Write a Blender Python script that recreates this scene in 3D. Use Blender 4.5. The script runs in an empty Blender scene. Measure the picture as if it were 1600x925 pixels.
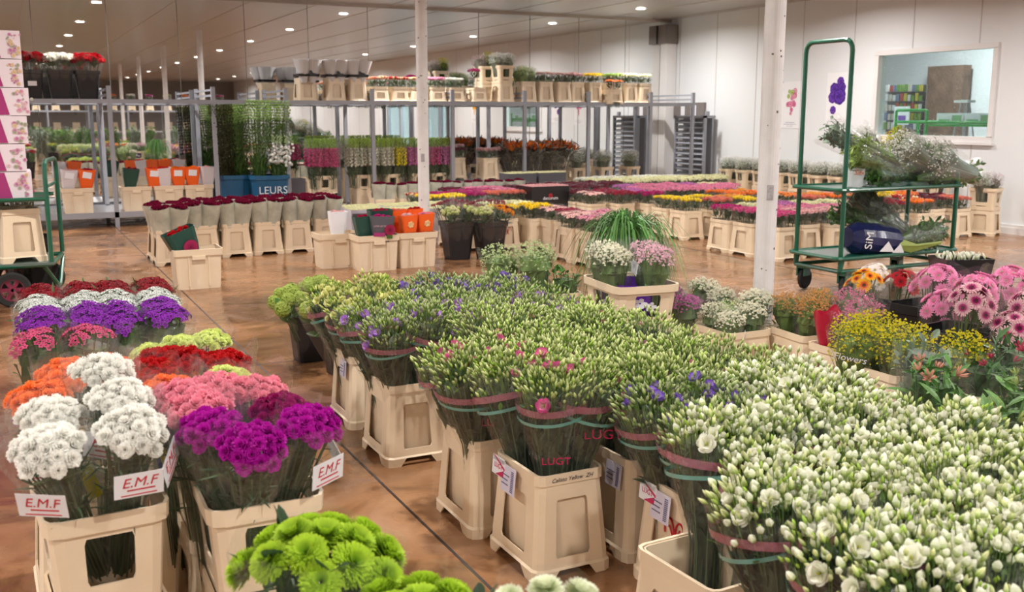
import bpy, bmesh, math, random
import numpy as np
from mathutils import Vector, Matrix, Euler

# ------------------------------------------------------------------ camera, light, exposure
C = bpy.data.collections.new('flower_hall'); bpy.context.scene.collection.children.link(C)
scn = bpy.context.scene
EYE = 1.6; FPX = 1573.0; TILT = math.atan(282/1573.0); YAW = math.radians(26.6)
XW, YM, ZC = 12.28, 17.35, 3.5          # right wall, mirror wall, ceiling
XL, YB = -9.0, -26.0
cam = bpy.data.cameras.new('camera'); camo = bpy.data.objects.new('camera', cam); C.objects.link(camo)
camo.location = (0, 0, EYE); camo.rotation_euler = (math.pi/2 - TILT, 0, -YAW)
cam.sensor_width = 36; cam.lens = 36*FPX/1600; cam.clip_start = 0.05; cam.clip_end = 200
cam.dof.use_dof = True; cam.dof.focus_distance = 4.6; cam.dof.aperture_fstop = 5.0
scn.camera = camo
scn.view_settings.view_transform = 'Standard'; scn.view_settings.look = 'None'
scn.view_settings.gamma = 1; scn.view_settings.use_curve_mapping = False
scn.view_settings.exposure = 0.58
LAMP_W = 66.0
w = bpy.data.worlds.new('hall_air'); scn.world = w; w.use_nodes = True
w.node_tree.nodes['Background'].inputs[0].default_value = (1, .97, .93, 1)
w.node_tree.nodes['Background'].inputs[1].default_value = 0.25

_F = np.array([math.sin(YAW)*math.cos(TILT), math.cos(YAW)*math.cos(TILT), -math.sin(TILT)])
_R = np.array([math.cos(YAW), -math.sin(YAW), 0.0]); _U = np.cross(_R, _F)
def at(px, py, z):                       # the point at height z that the photo shows at a pixel
    d = _F*FPX + _R*(px-800) - _U*(py-462.5); t = (z-EYE)/d[2]
    return float(d[0]*t), float(d[1]*t), z
PI = math.pi
R0 = random.Random(7)
U = R0.uniform

# ------------------------------------------------------------------ materials
MATS = {}
def mat(name, col, rough=.5, spec=.5, metal=0, vary=0, scale=8, bump=0, trans=0, emit=None, coat=0):
    if name in MATS: return MATS[name]
    m = bpy.data.materials.new(name); m.use_nodes = True; nt = m.node_tree; b = nt.nodes['Principled BSDF']
    b.inputs['Base Color'].default_value = (*col, 1); b.inputs['Roughness'].default_value = rough
    b.inputs['Specular IOR Level'].default_value = spec; b.inputs['Metallic'].default_value = metal
    if coat: b.inputs['Coat Weight'].default_value = coat
    if trans: b.inputs['Transmission Weight'].default_value = trans
    if emit: b.inputs['Emission Color'].default_value = (*emit[0], 1); b.inputs['Emission Strength'].default_value = emit[1]
    if vary or bump:
        tc = nt.nodes.new('ShaderNodeTexCoord'); n = nt.nodes.new('ShaderNodeTexNoise')
        n.inputs['Scale'].default_value = scale; n.inputs['Detail'].default_value = 5
        nt.links.new(tc.outputs['Object'], n.inputs['Vector'])
        if vary:
            r = nt.nodes.new('ShaderNodeValToRGB'); r.color_ramp.elements[0].position = .3; r.color_ramp.elements[1].position = .7
            r.color_ramp.elements[0].color = (*[max(0, c*(1-vary)) for c in col], 1)
            r.color_ramp.elements[1].color = (*[min(1, c*(1+vary*.6)) for c in col], 1)
            nt.links.new(n.outputs['Fac'], r.inputs[0]); nt.links.new(r.outputs[0], b.inputs['Base Color'])
        if bump:
            bp = nt.nodes.new('ShaderNodeBump'); bp.inputs['Strength'].default_value = bump; bp.inputs['Distance'].default_value = .01
            nt.links.new(n.outputs['Fac'], bp.inputs['Height']); nt.links.new(bp.outputs[0], b.inputs['Normal'])
    MATS[name] = m; return m

def attr_mat(name, rough=.6, transl=.25, spec=.2):
    m = bpy.data.materials.new(name); m.use_nodes = True; nt = m.node_tree; b = nt.nodes['Principled BSDF']
    a = nt.nodes.new('ShaderNodeAttribute'); a.attribute_name = 'Col'
    nt.links.new(a.outputs['Color'], b.inputs['Base Color']); b.inputs['Roughness'].default_value = rough
    b.inputs['Specular IOR Level'].default_value = spec
    if transl:
        t = nt.nodes.new('ShaderNodeBsdfTranslucent'); mx = nt.nodes.new('ShaderNodeMixShader'); mx.inputs[0].default_value = transl
        nt.links.new(a.outputs['Color'], t.inputs['Color']); o = nt.nodes['Material Output']
        nt.links.new(b.outputs[0], mx.inputs[1]); nt.links.new(t.outputs[0], mx.inputs[2]); nt.links.new(mx.outputs[0], o.inputs['Surface'])
    MATS[name] = m; return m
PETAL = attr_mat('petal', .62, .3, .2); LEAF = attr_mat('leaf', .45, .18, .4)

def film(name, col=(.98, .985, .98), haze=.022, gloss=.055, rough=.12):
    m = bpy.data.materials.new(name); m.use_nodes = True; nt = m.node_tree; nt.nodes.remove(nt.nodes['Principled BSDF'])
    o = nt.nodes['Material Output']; t = nt.nodes.new('ShaderNodeBsdfTransparent'); t.inputs[0].default_value = (*col, 1)
    g = nt.nodes.new('ShaderNodeBsdfGlossy'); g.inputs['Roughness'].default_value = rough; g.inputs['Color'].default_value = (1, 1, 1, 1)
    d = nt.nodes.new('ShaderNodeBsdfDiffuse'); d.inputs['Color'].default_value = (.8, .82, .85, 1)
    lw = nt.nodes.new('ShaderNodeLayerWeight'); lw.inputs['Blend'].default_value = .35
    mr = nt.nodes.new('ShaderNodeMapRange'); mr.inputs['To Min'].default_value = gloss*.5; mr.inputs['To Max'].default_value = min(1, gloss*3.2)
    nt.links.new(lw.outputs['Facing'], mr.inputs['Value'])
    m1 = nt.nodes.new('ShaderNodeMixShader'); m1.inputs[0].default_value = haze
    m2 = nt.nodes.new('ShaderNodeMixShader')
    tc = nt.nodes.new('ShaderNodeTexCoord'); n = nt.nodes.new('ShaderNodeTexNoise'); n.inputs['Scale'].default_value = 22; n.inputs['Detail'].default_value = 3
    bp = nt.nodes.new('ShaderNodeBump'); bp.inputs['Strength'].default_value = .7; bp.inputs['Distance'].default_value = .02
    nt.links.new(tc.outputs['Object'], n.inputs['Vector']); nt.links.new(n.outputs['Fac'], bp.inputs['Height']); nt.links.new(bp.outputs[0], g.inputs['Normal'])
    nt.links.new(t.outputs[0], m1.inputs[1]); nt.links.new(d.outputs[0], m1.inputs[2])
    nt.links.new(mr.outputs[0], m2.inputs[0]); nt.links.new(m1.outputs[0], m2.inputs[1]); nt.links.new(g.outputs[0], m2.inputs[2])
    nt.links.new(m2.outputs[0], o.inputs['Surface']); MATS[name] = m; return m
CLEAR = film('clear_film')
CREAM = mat('cream_plastic', (.82, .665, .475), .42, .4, vary=.06, scale=5)
CREAMD = mat('scuffed_cream_plastic', (.78, .60, .40), .5, .35, vary=.12, scale=14)
TAN = mat('tan_plastic', (.75, .60, .43), .5, .3, vary=.06, scale=4)
BLACKP = mat('black_plastic', (.012, .011, .013), .38, .5)
BLUEP = mat('blue_plastic', (.012, .08, .17), .4, .4)
GREENM = mat('green_enamel', (.006, .10, .055), .28, .6, coat=.3)
GREY = mat('grey_steel', (.33, .34, .38), .42, .5, metal=.25)
DKGREY = mat('dark_grey_steel', (.12, .125, .14), .45, .5, metal=.2)
WHITEM = mat('white_enamel', (.78, .76, .75), .35, .5, vary=.04, scale=3)
PAPER = mat('white_paper', (.82, .82, .85), .6)
REDINK = mat('red_ink', (.55, .02, .04), .5)
CRIMINK = mat('crimson_ink', (.55, .015, .10), .5)
DARKINK = mat('dark_ink', (.05, .045, .06), .6)
RUBBER = mat('black_rubber', (.012, .012, .012), .7)
SILVER = mat('silver_green_foil_paper', (.50, .50, .41), .32, .6, vary=.25, scale=9, bump=.5)
ORANGE = mat('orange_paper', (.84, .12, .015), .4, .4)
DGREEN = mat('dark_green_paper', (.012, .06, .045), .32, .5)
LILAC = mat('lilac_grey_board', (.52, .49, .54), .6)
CHAR = mat('charcoal_board', (.09, .085, .10), .6)
PINKINK = mat('magenta_print', (.36, .03, .16), .5)
BAND1 = film('rose_printed_band', (.75, .42, .48), .38, .12, .25); BAND2 = film('teal_printed_band', (.25, .62, .55), .5, .14, .25)
MATS['rose_printed_band'].node_tree.nodes['Diffuse BSDF'].inputs[0].default_value = (.62, .22, .30, 1)
MATS['teal_printed_band'].node_tree.nodes['Diffuse BSDF'].inputs[0].default_value = (.22, .60, .52, 1)

# ------------------------------------------------------------------ geometry helpers
class MB:
    def __init__(s): s.v = []; s.f = []; s.c = []; s.n = 0
    def add(s, g, M=None, tint=None):
        v, f, c = g; v = np.asarray(v, float)
        if M is not None:
            M = np.asarray(M); v = v @ M[:3, :3].T + M[:3, 3]
        c = np.asarray(c, float)
        if c.ndim == 1: c = np.tile(c, (len(v), 1))
        if tint is not None: c = np.clip(c*tint, 0, 1)
        s.v.append(v); s.f += [tuple(i+s.n for i in q) for q in f]; s.c.append(c); s.n += len(v)
    def mesh(s, name, smooth=False, m=None):
        me = bpy.data.meshes.new(name)
        if s.n:
            me.from_pydata(np.concatenate(s.v).tolist(), [], s.f)
            ca = me.color_attributes.new('Col', 'FLOAT_COLOR', 'POINT')
            col = np.concatenate(s.c); col = np.hstack([col, np.ones((len(col), 1))]).astype(np.float32)
            ca.data.foreach_set('color', col.ravel())
            if smooth: me.polygons.foreach_set('use_smooth', [True]*len(me.polygons))
        if m: me.materials.append(m)
        me.update(); return me
W3 = (1, 1, 1)
def T(x=0, y=0, z=0, rx=0, ry=0, rz=0, s=1):
    m = Matrix.Translation((x, y, z)) @ Euler((rx, ry, rz)).to_matrix().to_4x4()
    if s is not None: m = m @ (Matrix.Scale(s, 4) if not isinstance(s, tuple) else Matrix.Diagonal((*s, 1)))
    return np.array(m)
def aim(p, d, s=1, spin=0):              # local +Z along d
    q = Vector(d).to_track_quat('Z', 'Y').to_matrix().to_4x4()
    return np.array(Matrix.Translation(p) @ q @ Matrix.Rotation(spin, 4, 'Z') @ (Matrix.Scale(s, 4) if not isinstance(s, tuple) else Matrix.Diagonal((*s, 1))))
def gbox(x0, y0, z0, x1, y1, z1, c=W3):
    v = [(x, y, z) for x in (x0, x1) for y in (y0, y1) for z in (z0, z1)]
    return v, [(0, 1, 3, 2), (4, 6, 7, 5), (0, 4, 5, 1), (2, 3, 7, 6), (0, 2, 6, 4), (1, 5, 7, 3)], c
def lathe(prof, n=12, c=W3, cap=True):
    v = []; f = []; cs = []
    for k, p in enumerate(prof):
        for i in range(n):
            a = 2*PI*i/n; v.append((p[0]*math.cos(a), p[0]*math.sin(a), p[1])); cs.append(p[2] if len(p) > 2 else c)
    for k in range(len(prof)-1):
        for i in range(n):
            j = (i+1) % n; f.append((k*n+i, k*n+j, (k+1)*n+j, (k+1)*n+i))
    if cap:
        f.append(tuple(range(n))[::-1]); f.append(tuple((len(prof)-1)*n+i for i in range(n)))
    return v, f, cs
def tube(pts, r, n=8, c=W3, fillet=0, closed=False):
    P = [Vector(p) for p in pts]
    if fillet:
        Q = [P[0]] if not closed else []
        rng = range(len(P)) if closed else range(1, len(P)-1)
        for i in rng:
            a, b, d = P[i-1], P[i], P[(i+1) % len(P)]
            u = (a-b).normalized(); w_ = (d-b).normalized(); L = min(fillet, (a-b).length*.45, (d-b).length*.45)
            for t in (0, .25, .5, .75, 1): Q.append((1-t)**2*(b+u*L) + 2*t*(1-t)*b + t*t*(b+w_*L))
        if not closed: Q.append(P[-1])
        P = Q
    v = []; f = []; N = len(P); prev = None
    for i in range(N):
        a = P[i-1] if (i > 0 or closed) else P[0]; b = P[(i+1) % N] if (i < N-1 or closed) else P[-1]
        t = (b-a).normalized()
        if prev is None:
            up = Vector((0, 0, 1)) if abs(t.z) < .9 else Vector((1, 0, 0)); x = t.cross(up).normalized()
        else: x = (prev - t*prev.dot(t)).normalized()
        prev = x; y = t.cross(x)
        rr = r[i] if isinstance(r, (list, tuple)) else r
        for k in range(n):
            an = 2*PI*k/n; v.append(tuple(P[i] + (x*math.cos(an)+y*math.sin(an))*rr))
    for i in range(N if closed else N-1):
        j = (i+1) % N
        for k in range(n): f.append((i*n+k, i*n+(k+1) % n, j*n+(k+1) % n, j*n+k))
    if not closed: f.append(tuple(range(n))[::-1]); f.append(tuple((N-1)*n+k for k in range(n)))
    return v, f, c
def lattice(levels, fr, hole, solid=.006, bottom=None):
    """ring of quads round a chamfered rectangle; levels: (z, a, b, c[, fractions])"""
    bm = bmesh.new(); rings = []; ns = len(fr)
    for lv in levels:
        z, a, b, c = lv[:4]; q = lv[4] if len(lv) > 4 else fr; ring = []
        for s in range(4):
            ha, hb = (a, b) if s % 2 == 0 else (b, a); rot = s*PI/2
            for t in q:
                x, y = t*(ha-c), -hb; ring.append((x*math.cos(rot)-y*math.sin(rot), x*math.sin(rot)+y*math.cos(rot), z))
            x, y = (ha-c)+c*.71, -hb+c*.29; ring.append((x*math.cos(rot)-y*math.sin(rot), x*math.sin(rot)+y*math.cos(rot), z))
        rings.append([bm.verts.new(p) for p in ring])
    n = len(rings[0])
    for k in range(len(levels)-1):
        for i in range(n):
            s, j = divmod(i, ns+1)
            if hole and hole(s, j, k): continue
            i2 = (i+1) % n
            bm.faces.new((rings[k][i], rings[k][i2], rings[k+1][i2], rings[k+1][i]))
    if bottom is not None: bm.faces.new(rings[bottom][::-1])
    loose = [v for v in bm.verts if not v.link_faces]; bmesh.ops.delete(bm, geom=loose, context='VERTS')
    bmesh.ops.recalc_face_normals(bm, faces=bm.faces)
    if solid: bmesh.ops.solidify(bm, geom=bm.faces[:], thickness=solid)
    return bm
def bm_mesh(bm, name, m, bevel=0):
    me = bpy.data.meshes.new(name); bm.to_mesh(me); bm.free(); me.materials.append(m); return me

# ------------------------------------------------------------------ object helpers
USED = {}
def tag(o, label, cat, group=None, kind=None):
    o['label'] = label; o['category'] = cat
    if group: o['group'] = group
    if kind: o['kind'] = kind
    USED.setdefault(label, []).append(o.name)
    return o
def thing(name, label, cat, loc=(0, 0, 0), rz=0, group=None, lean=(0, 0)):
    o = bpy.data.objects.new(name, None); C.objects.link(o); o.empty_display_size = .1
    o.location = loc; o.rotation_euler = (lean[0], lean[1], rz)
    return tag(o, label, cat, group)
def part(name, me, parent=None, M=None, label=None, kind=None):
    o = bpy.data.objects.new(name, me); C.objects.link(o)
    if parent is not None: o.parent = parent
    if M is not None: o.matrix_local = Matrix(M.tolist() if isinstance(M, np.ndarray) else M)
    if label: o['label'] = label
    if kind: o['kind'] = kind
    return o
def solo(name, me, label, cat, M=None, group=None):
    o = part(name, me, None, M); tag(o, label, cat, group); return o
def geo(name, m, *gs, smooth=False):
    b = MB()
    for g in gs:
        if isinstance(g, tuple) and len(g) == 2 and isinstance(g[1], np.ndarray): b.add(g[0], g[1])
        else: b.add(g)
    return b.mesh(name, smooth, m)
def struct(name, me, M=None):
    o = part(name, me, None, M); o['kind'] = 'structure'; return o
TXT = {}
def text(body, size, m, parent, M, name='lettering', ext=.0004, shear=0):
    k = (body, size, m.name, shear)
    if k not in TXT:
        cu = bpy.data.curves.new('lettering', 'FONT'); cu.body = body; cu.size = size; cu.extrude = ext; cu.shear = shear
        cu.align_x = 'CENTER'; cu.align_y = 'CENTER'; cu.resolution_u = 3
        tmp = bpy.data.objects.new('tmp', cu); me = bpy.data.meshes.new_from_object(tmp); bpy.data.objects.remove(tmp); bpy.data.curves.remove(cu)
        me.materials.clear(); me.materials.append(m); TXT[k] = me
    o = bpy.data.objects.new(name, TXT[k]); C.objects.link(o); o.parent = parent
    o.matrix_local = Matrix(M.tolist()); return o
FRONT = lambda x, y, z, rz=0, tip=0: np.array(Matrix.Translation((x, y, z)) @ Euler((PI/2-tip, 0, rz)).to_matrix().to_4x4())  # faces -Y when rz=0

# ------------------------------------------------------------------ the setting
def floor_mat():
    m = bpy.data.materials.new('wet_brown_floor'); m.use_nodes = True; nt = m.node_tree; b = nt.nodes['Principled BSDF']; L = nt.links
    tc = nt.nodes.new('ShaderNodeTexCoord')
    n1 = nt.nodes.new('ShaderNodeTexNoise'); n1.inputs['Scale'].default_value = .9; n1.inputs['Detail'].default_value = 8; n1.inputs['Roughness'].default_value = .62; n1.inputs['Distortion'].default_value = .8
    n2 = nt.nodes.new('ShaderNodeTexNoise'); n2.inputs['Scale'].default_value = 2.2; n2.inputs['Detail'].default_value = 6; n2.inputs['Distortion'].default_value = 1.2
    n3 = nt.nodes.new('ShaderNodeTexNoise'); n3.inputs['Scale'].default_value = 9; n3.inputs['Detail'].default_value = 4
    for n in (n1, n2, n3): L.new(tc.outputs['Object'], n.inputs['Vector'])
    r = nt.nodes.new('ShaderNodeValToRGB'); e = r.color_ramp.elements; e[0].position = .33; e[0].color = (.13, .064, .032, 1); e[1].position = .68; e[1].color = (.37, .19, .092, 1)
    k = e.new(.48); k.color = (.25, .118, .052, 1)
    L.new(n1.outputs['Fac'], r.inputs[0])
    wr = nt.nodes.new('ShaderNodeValToRGB'); q = wr.color_ramp.elements; q[0].position = .40; q[0].color = (.10, .10, .10, 1); q[1].position = .62; q[1].color = (.34, .34, .34, 1)
    L.new(n2.outputs['Fac'], wr.inputs[0]); L.new(wr.outputs[0], b.inputs['Roughness'])
    dk = nt.nodes.new('ShaderNodeMix'); dk.data_type = 'RGBA'; dk.blend_type = 'MULTIPLY'; dk.inputs[0].default_value = 1
    dr = nt.nodes.new('ShaderNodeValToRGB'); q = dr.color_ramp.elements; q[0].position = .36; q[0].color = (.62, .58, .55, 1); q[1].position = .46; q[1].color = (1, 1, 1, 1)
    L.new(n2.outputs['Fac'], dr.inputs[0]); L.new(r.outputs[0], dk.inputs[6]); L.new(dr.outputs[0], dk.inputs[7]); L.new(dk.outputs[2], b.inputs['Base Color'])
    bp = nt.nodes.new('ShaderNodeBump'); bp.inputs['Strength'].default_value = .22; bp.inputs['Distance'].default_value = .02
    L.new(n3.outputs['Fac'], bp.inputs['Height']); L.new(bp.outputs[0], b.inputs['Normal']); b.inputs['Specular IOR Level'].default_value = .6
    return m
fm = floor_mat()
struct('floor', geo('floor', fm, gbox(XL, YB, -.1, XW, YM, 0)))
JOINT = mat('dark_joint', (.035, .02, .015), .6)
j = MB()
for x in (1.38, -4.7, 7.4): j.add(gbox(x-.006, YB, 0, x+.006, YM-.01, .0012))
for y in (-4.5, .6, 6.45, 12.3): j.add(gbox(XL, y-.005, 0, XW-.01, y+.005, .0012))
o = struct('trim_1', j.mesh('floor_joints', m=JOINT))
CEILM = mat('ceiling_panel', (.43, .395, .36), .28, .5, vary=.04, scale=.7)
c = MB(); c.add(gbox(XL, YB, ZC, XW, YM, ZC+.1))
struct('ceiling', c.mesh('ceiling', m=CEILM))
g = MB()
for x in np.arange(XL+.3, XW, 1.15): g.add(gbox(x-.012, YB, ZC-.006, x+.012, YM-.02, ZC-.0005))
struct('trim_2', g.mesh('ceiling_seams', m=mat('ceiling_seam', (.48, .43, .38), .35)))
def ribbed(name, col):
    m = mat(name, col, .45, .3); nt = m.node_tree; b = nt.nodes['Principled BSDF']
    tc = nt.nodes.new('ShaderNodeTexCoord'); wv = nt.nodes.new('ShaderNodeTexWave'); wv.inputs['Scale'].default_value = 9
    wv.bands_direction = 'DIAGONAL'; wv.inputs['Distortion'].default_value = 0
    mp = nt.nodes.new('ShaderNodeMapping'); mp.inputs['Scale'].default_value = (1, 1, 0); bp = nt.nodes.new('ShaderNodeBump'); bp.inputs['Strength'].default_value = .12; bp.inputs['Distance'].default_value = .004
    nt.links.new(tc.outputs['Object'], mp.inputs[0]); nt.links.new(mp.outputs[0], wv.inputs['Vector']); nt.links.new(wv.outputs['Fac'], bp.inputs['Height']); nt.links.new(bp.outputs[0], b.inputs['Normal'])
    return m
WALLM = ribbed('white_wall_panel', (.78, .80, .815))
WY0, WY1, WZ0, WZ1 = 9.72, 11.78, 1.30, 2.52            # office window
DY0, DY1 = .3, 6.3
wr = MB(); t = .12
wr.add(gbox(XW, YB, 0, XW+t, .3, ZC)); wr.add(gbox(XW, .3, 0, XW+t, 6.3, .0)); wr.add(gbox(XW, .3, 2.55, XW+t, 6.3, ZC))
wr.add(gbox(XW, 2.9, 0, XW+t, 3.9, 2.55)); wr.add(gbox(XW, 6.3, 0, XW+t, WY0, ZC)); wr.add(gbox(XW, WY1, 0, XW+t, YM, ZC))
wr.add(gbox(XW, WY0, 0, XW+t, WY1, WZ0)); wr.add(gbox(XW, WY0, WZ1, XW+t, WY1, ZC))
struct('wall_right', wr.mesh('wall_right', m=WALLM))
sm = MB()
for k in range(26):
    y = YM-.35-1.17*k
    if y < YB: break
    if WY0 < y < WY1: sm.add(gbox(XW-.004, y-.008, .14, XW, y+.008, WZ0-.06)); sm.add(gbox(XW-.004, y-.008, WZ1+.06, XW, y+.008, ZC))
    elif not (.2 < y < 6.4): sm.add(gbox(XW-.004, y-.008, .14, XW, y+.008, ZC))
struct('trim_3', sm.mesh('wall_seams', m=mat('seam_grey', (.55, .52, .51), .5)))
struct('wall_left', geo('wall_left', WALLM, gbox(XL-.1, YB, 0, XL, YM, ZC)))
DUSK = mat('taupe_wall', (.20, .185, .17), .6)
struct('wall_rear', geo('wall_rear', DUSK, gbox(XL, YB-.1, 0, XW, YB, ZC)))
struct('wall_back', geo('wall_back', WALLM, gbox(XL, YM, 0, XW, YM+.1, ZC)))
bb = MB(); bb.add(gbox(XW-.03, 6.4, 0, XW, YM, .13)); bb.add(gbox(XW-.045, 6.4, 0, XW-.03, YM, .09))
struct('baseboard_right', bb.mesh('baseboard_right', m=WHITEM))
# mirror panels over the whole back wall
MIRM = mat('mirror_glass', (.86, .86, .85), .012, .5, metal=1)
SEAM = mat('mirror_seam', (.10, .10, .09), .5)
xs = [12.26]
while xs[-1] > XL+1: xs.append(xs[-1]-1.066)
for k in range(len(xs)-1):
    if xs[k] < -1: break
    n = k+1
    names = ['first', 'second', 'third', 'fourth', 'fifth', 'sixth', 'seventh', 'eighth', 'ninth', 'tenth', 'eleventh', 'twelfth', 'thirteenth']
    tm = thing('mirror_panel', 'tall wall mirror panel behind the grey rack, %s from the right corner' % names[min(k, 12)], 'mirror', (xs[k+1], YM, 0), group='wall mirror panels')
    part('mirror_glass', geo('mirror_glass', MIRM, gbox(.004, -.008, .06, 1.062, -.002, ZC-.05)), tm)
    part('edge_strip', geo('edge_strip', SEAM, gbox(-.004, -.011, .06, .004, -.001, ZC-.05)), tm)
struct('trim_4', geo('mirror_top_rail', mat('rail_beige', (.5, .45, .4), .4), gbox(XL, YM-.03, ZC-.05, XW, YM, ZC), gbox(XL, YM-.02, 0, XW, YM, .06)))
# corner duct
o = thing('corner_duct', 'white boxed-in pipe with a grey junction box at the top of the mirror corner', 'duct', (XW-.17, YM-.14, 0))
part('duct', geo('duct', WHITEM, gbox(-.08, -.1, .1, .16, .12, 3.2)), o)
part('junction_box', geo('junction_box', mat('taupe_box', (.20, .17, .16), .5), gbox(-.16, -.16, 3.02, .14, .10, 3.38), gbox(-.14, -.17, 3.05, .12, -.16, 3.35)), o, label='grey square junction box under the ceiling')
# columns
def column(x, y, k, lab):
    o = struct('column_%d' % k, geo('column', mat('scuffed_white_paint', (.74, .71, .70), .45, .4, vary=.10, scale=6), lathe([(.075, 0), (.075, .02), (.0625, .021), (.0625, ZC)], 24), smooth=False))
    o.location = (x, y, 0); o['label'] = lab
    m = MB(); rr = random.Random(k)
    for q in range(26):
        a = rr.uniform(-2.6, -.4); z = rr.uniform(.6, 3.2); s = rr.uniform(.002, .007)
        m.add(gbox(-s, -.0012, -s*rr.uniform(.5, 1.6), s, .0004, s), T(.0625*math.cos(a), .0625*math.sin(a), z, 0, 0, a+PI/2))
    part('paint_chips', m.mesh('paint_chips', m=mat('chip_dark', (.16, .14, .13), .8)), o, kind='stuff')
    part('worn_sticker', geo('worn_sticker', mat('worn_sticker', (.42, .39, .40), .7, vary=.3, scale=60), gbox(-.02, -.001, -.045, .02, .001, .045)), o, T(-.028, -.0565, 1.14, 0, 0, -.45))
for k, y in enumerate((10.53, 4.83, -.87, -6.57)):
    column(4.17, y, k+1, ['white scuffed round column beside the orange sleeves', 'white scuffed round column beside the tall grass', 'white round column behind the viewer', 'white round column at the rear'][k])
for k, (x, y) in enumerate([(-2.6, 10.53), (-2.6, 4.83), (-2.6, -.87)]): column(x, y, k+5, 'white round column off to the west, %s' % ['north', 'middle', 'south'][k])

# ceiling downlights
GLOW = mat('lamp_glow', (1, 1, 1), .5, emit=((1, .95, .88), 26))
HOUS = mat('lamp_ring', (.85, .85, .85), .35)
ring_me = geo('ring', HOUS, lathe([(.082, 0), (.112, 0), (.115, .01), (.082, .014), (.082, 0)], 24, cap=False))
lens_me = geo('lens', GLOW, lathe([(.001, .006), (.082, .006)], 24, cap=False))
lamp = bpy.data.lights.new('downlight', 'AREA'); lamp.shape = 'DISK'; lamp.size = .16; lamp.energy = LAMP_W; lamp.color = (1, .965, .935); lamp.spread = math.radians(165)
n = 0
for xi, x in enumerate((-6.8, -2.6, 1.62, 5.95, 10.45)):
    for yi, y in enumerate((15.7, 11.7, 7.7, 3.5, -.4, -4.5, -8.5, -12.6, -16.7, -20.8)):
        if xi == 0 and yi > 5: continue
        o = thing('ceiling_light', 'round recessed downlight, column %d from the wall with posters, row %d from the mirror' % (5-xi, yi+1), 'ceiling light', (x, y, ZC-.016), group='recessed ceiling downlights')
        part('ring', ring_me, o); part('lens', lens_me, o)
        lo = bpy.data.objects.new('lamp', lamp); C.objects.link(lo); lo.parent = o; lo.location = (0, 0, -.012)

# office window and what stands behind it
wf = MB()
for a in [(WY0-.07, WZ0-.07, WY1+.07, WZ0+.006), (WY0-.07, WZ1-.006, WY1+.07, WZ1+.07), (WY0-.07, WZ0, WY0+.006, WZ1), (WY1-.006, WZ0, WY1+.07, WZ1)]:
    wf.add(gbox(XW-.025, a[0], a[1], XW+.135, a[2], a[3]))
wf.add(gbox(XW-.05, WY0-.1, WZ0-.11, XW, WY1+.1, WZ0-.07))
wo = struct('window_1', wf.mesh('window_frame', m=WHITEM))
GLS = film('pane_glass', (.80, .88, .88), .0, .10, .01)
part('pane', geo('pane', GLS, gbox(XW+.05, WY0, WZ0, XW+.056, WY1, WZ1)), wo)
struct('wall_office', geo('wall_office', mat('office_wall', (.50, .51, .52), .6), gbox(XW+3.6, 4, 0, XW+3.7, YM, ZC), gbox(XW+t, 7.6, 0, XW+3.6, 7.7, ZC), gbox(XW+t, YM-.1, 0, XW+3.6, YM, ZC), gbox(XW+t, 7.6, ZC, XW+3.6, YM, ZC+.1), gbox(XW+t, 7.6, -.1, XW+3.6, YM, 0)))
lo = bpy.data.lights.new('office_lamp', 'AREA'); lo.size = .5; lo.energy = 170; lo.color = (1, .98, .95)
oo = bpy.data.objects.new('office_lamp', lo); C.objects.link(oo); oo.location = (XW+1.9, 12.2, ZC-.05)
# card rack
o = thing('card_rack', 'tall wire rack filled with small coloured packets behind the window', 'rack', (XW+1.25, 12.35, 0), -1.2)
part('frame', geo('frame', DKGREY, gbox(-.32, .02, 0, .32, .05, 2.1), *[gbox(-.32, -.12, .9+.155*k, .32, .02, .905+.155*k) for k in range(8)]), o)
cb = MB(); rr = random.Random(3)
for k in range(8):
    for i in range(10):
        cc = rr.choice([(.6, .55, .5), (.5, .1, .1), (.2, .35, .1), (.6, .5, .1), (.7, .7, .7), (.2, .25, .4)])
        cb.add(gbox(-.31+.062*i, -.10, .905+.155*k, -.26+.062*i, -.07, .905+.155*k+rr.uniform(.09, .13), cc))
part('packets', cb.mesh('packets', m=PETAL), o, kind='stuff')
part('notice', geo('notice', PAPER, gbox(-.13, -.135, 1.45, .13, -.13, 1.75)), o, label='white notice with a violet flower picture'); 
part('notice_picture', geo('notice_picture', mat('violet_print', (.16, .06, .4), .6), gbox(-.06, -.138, 1.5, .07, -.1355, 1.6)), o)
o = thing('green_cart', 'bright green metal cart with white printed boxes behind the window', 'cart', (XW+.35, 10.35, 0))
GRN = mat('bright_green_paint', (.02, .32, .06), .4)
part('frame', geo('frame', GRN, *[tube(p, .022, 8, fillet=.04) for p in ([(0, -.9, 0), (0, -.9, 1.66)], [(0, .75, 0), (0, .75, 1.68), (0, 1.35, 1.68), (0, 1.35, 0)], [(0, -.9, 1.5), (0, 1.35, 1.5)], [(.5, -.9, 0), (.5, -.9, 1.5), (.5, 1.35, 1.5), (.5, 1.35, 0)], [(0, -.9, .25), (0, 1.35, .25)])], gbox(0, -.9, 1.44, .5, .75, 1.47), gbox(0, -.9, .23, .5, 1.35, .26)), o)
for k in range(3):
    b = solo('seed_box', geo('seed_box', PAPER, gbox(0, 0, 0, .3, .48, .16)), 'long white and green printed box on the green cart, %s' % ['beside the frame', 'in the middle', 'at the far right'][k], 'box', T(XW+.42, 10.5-.5*k, 1.475), 'boxes on the green cart')
    part('print', geo('print', mat('pale_green_print', (.25, .5, .25), .5), gbox(-.002, .03, .03, -.0005, .2, .13), gbox(-.002, .24, .04, -.0005, .44, .07)), b)
o = thing('step_ladder', 'grey folding step ladder standing behind the window glass', 'ladder', (XW+1.2, 11.35, 0))
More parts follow.
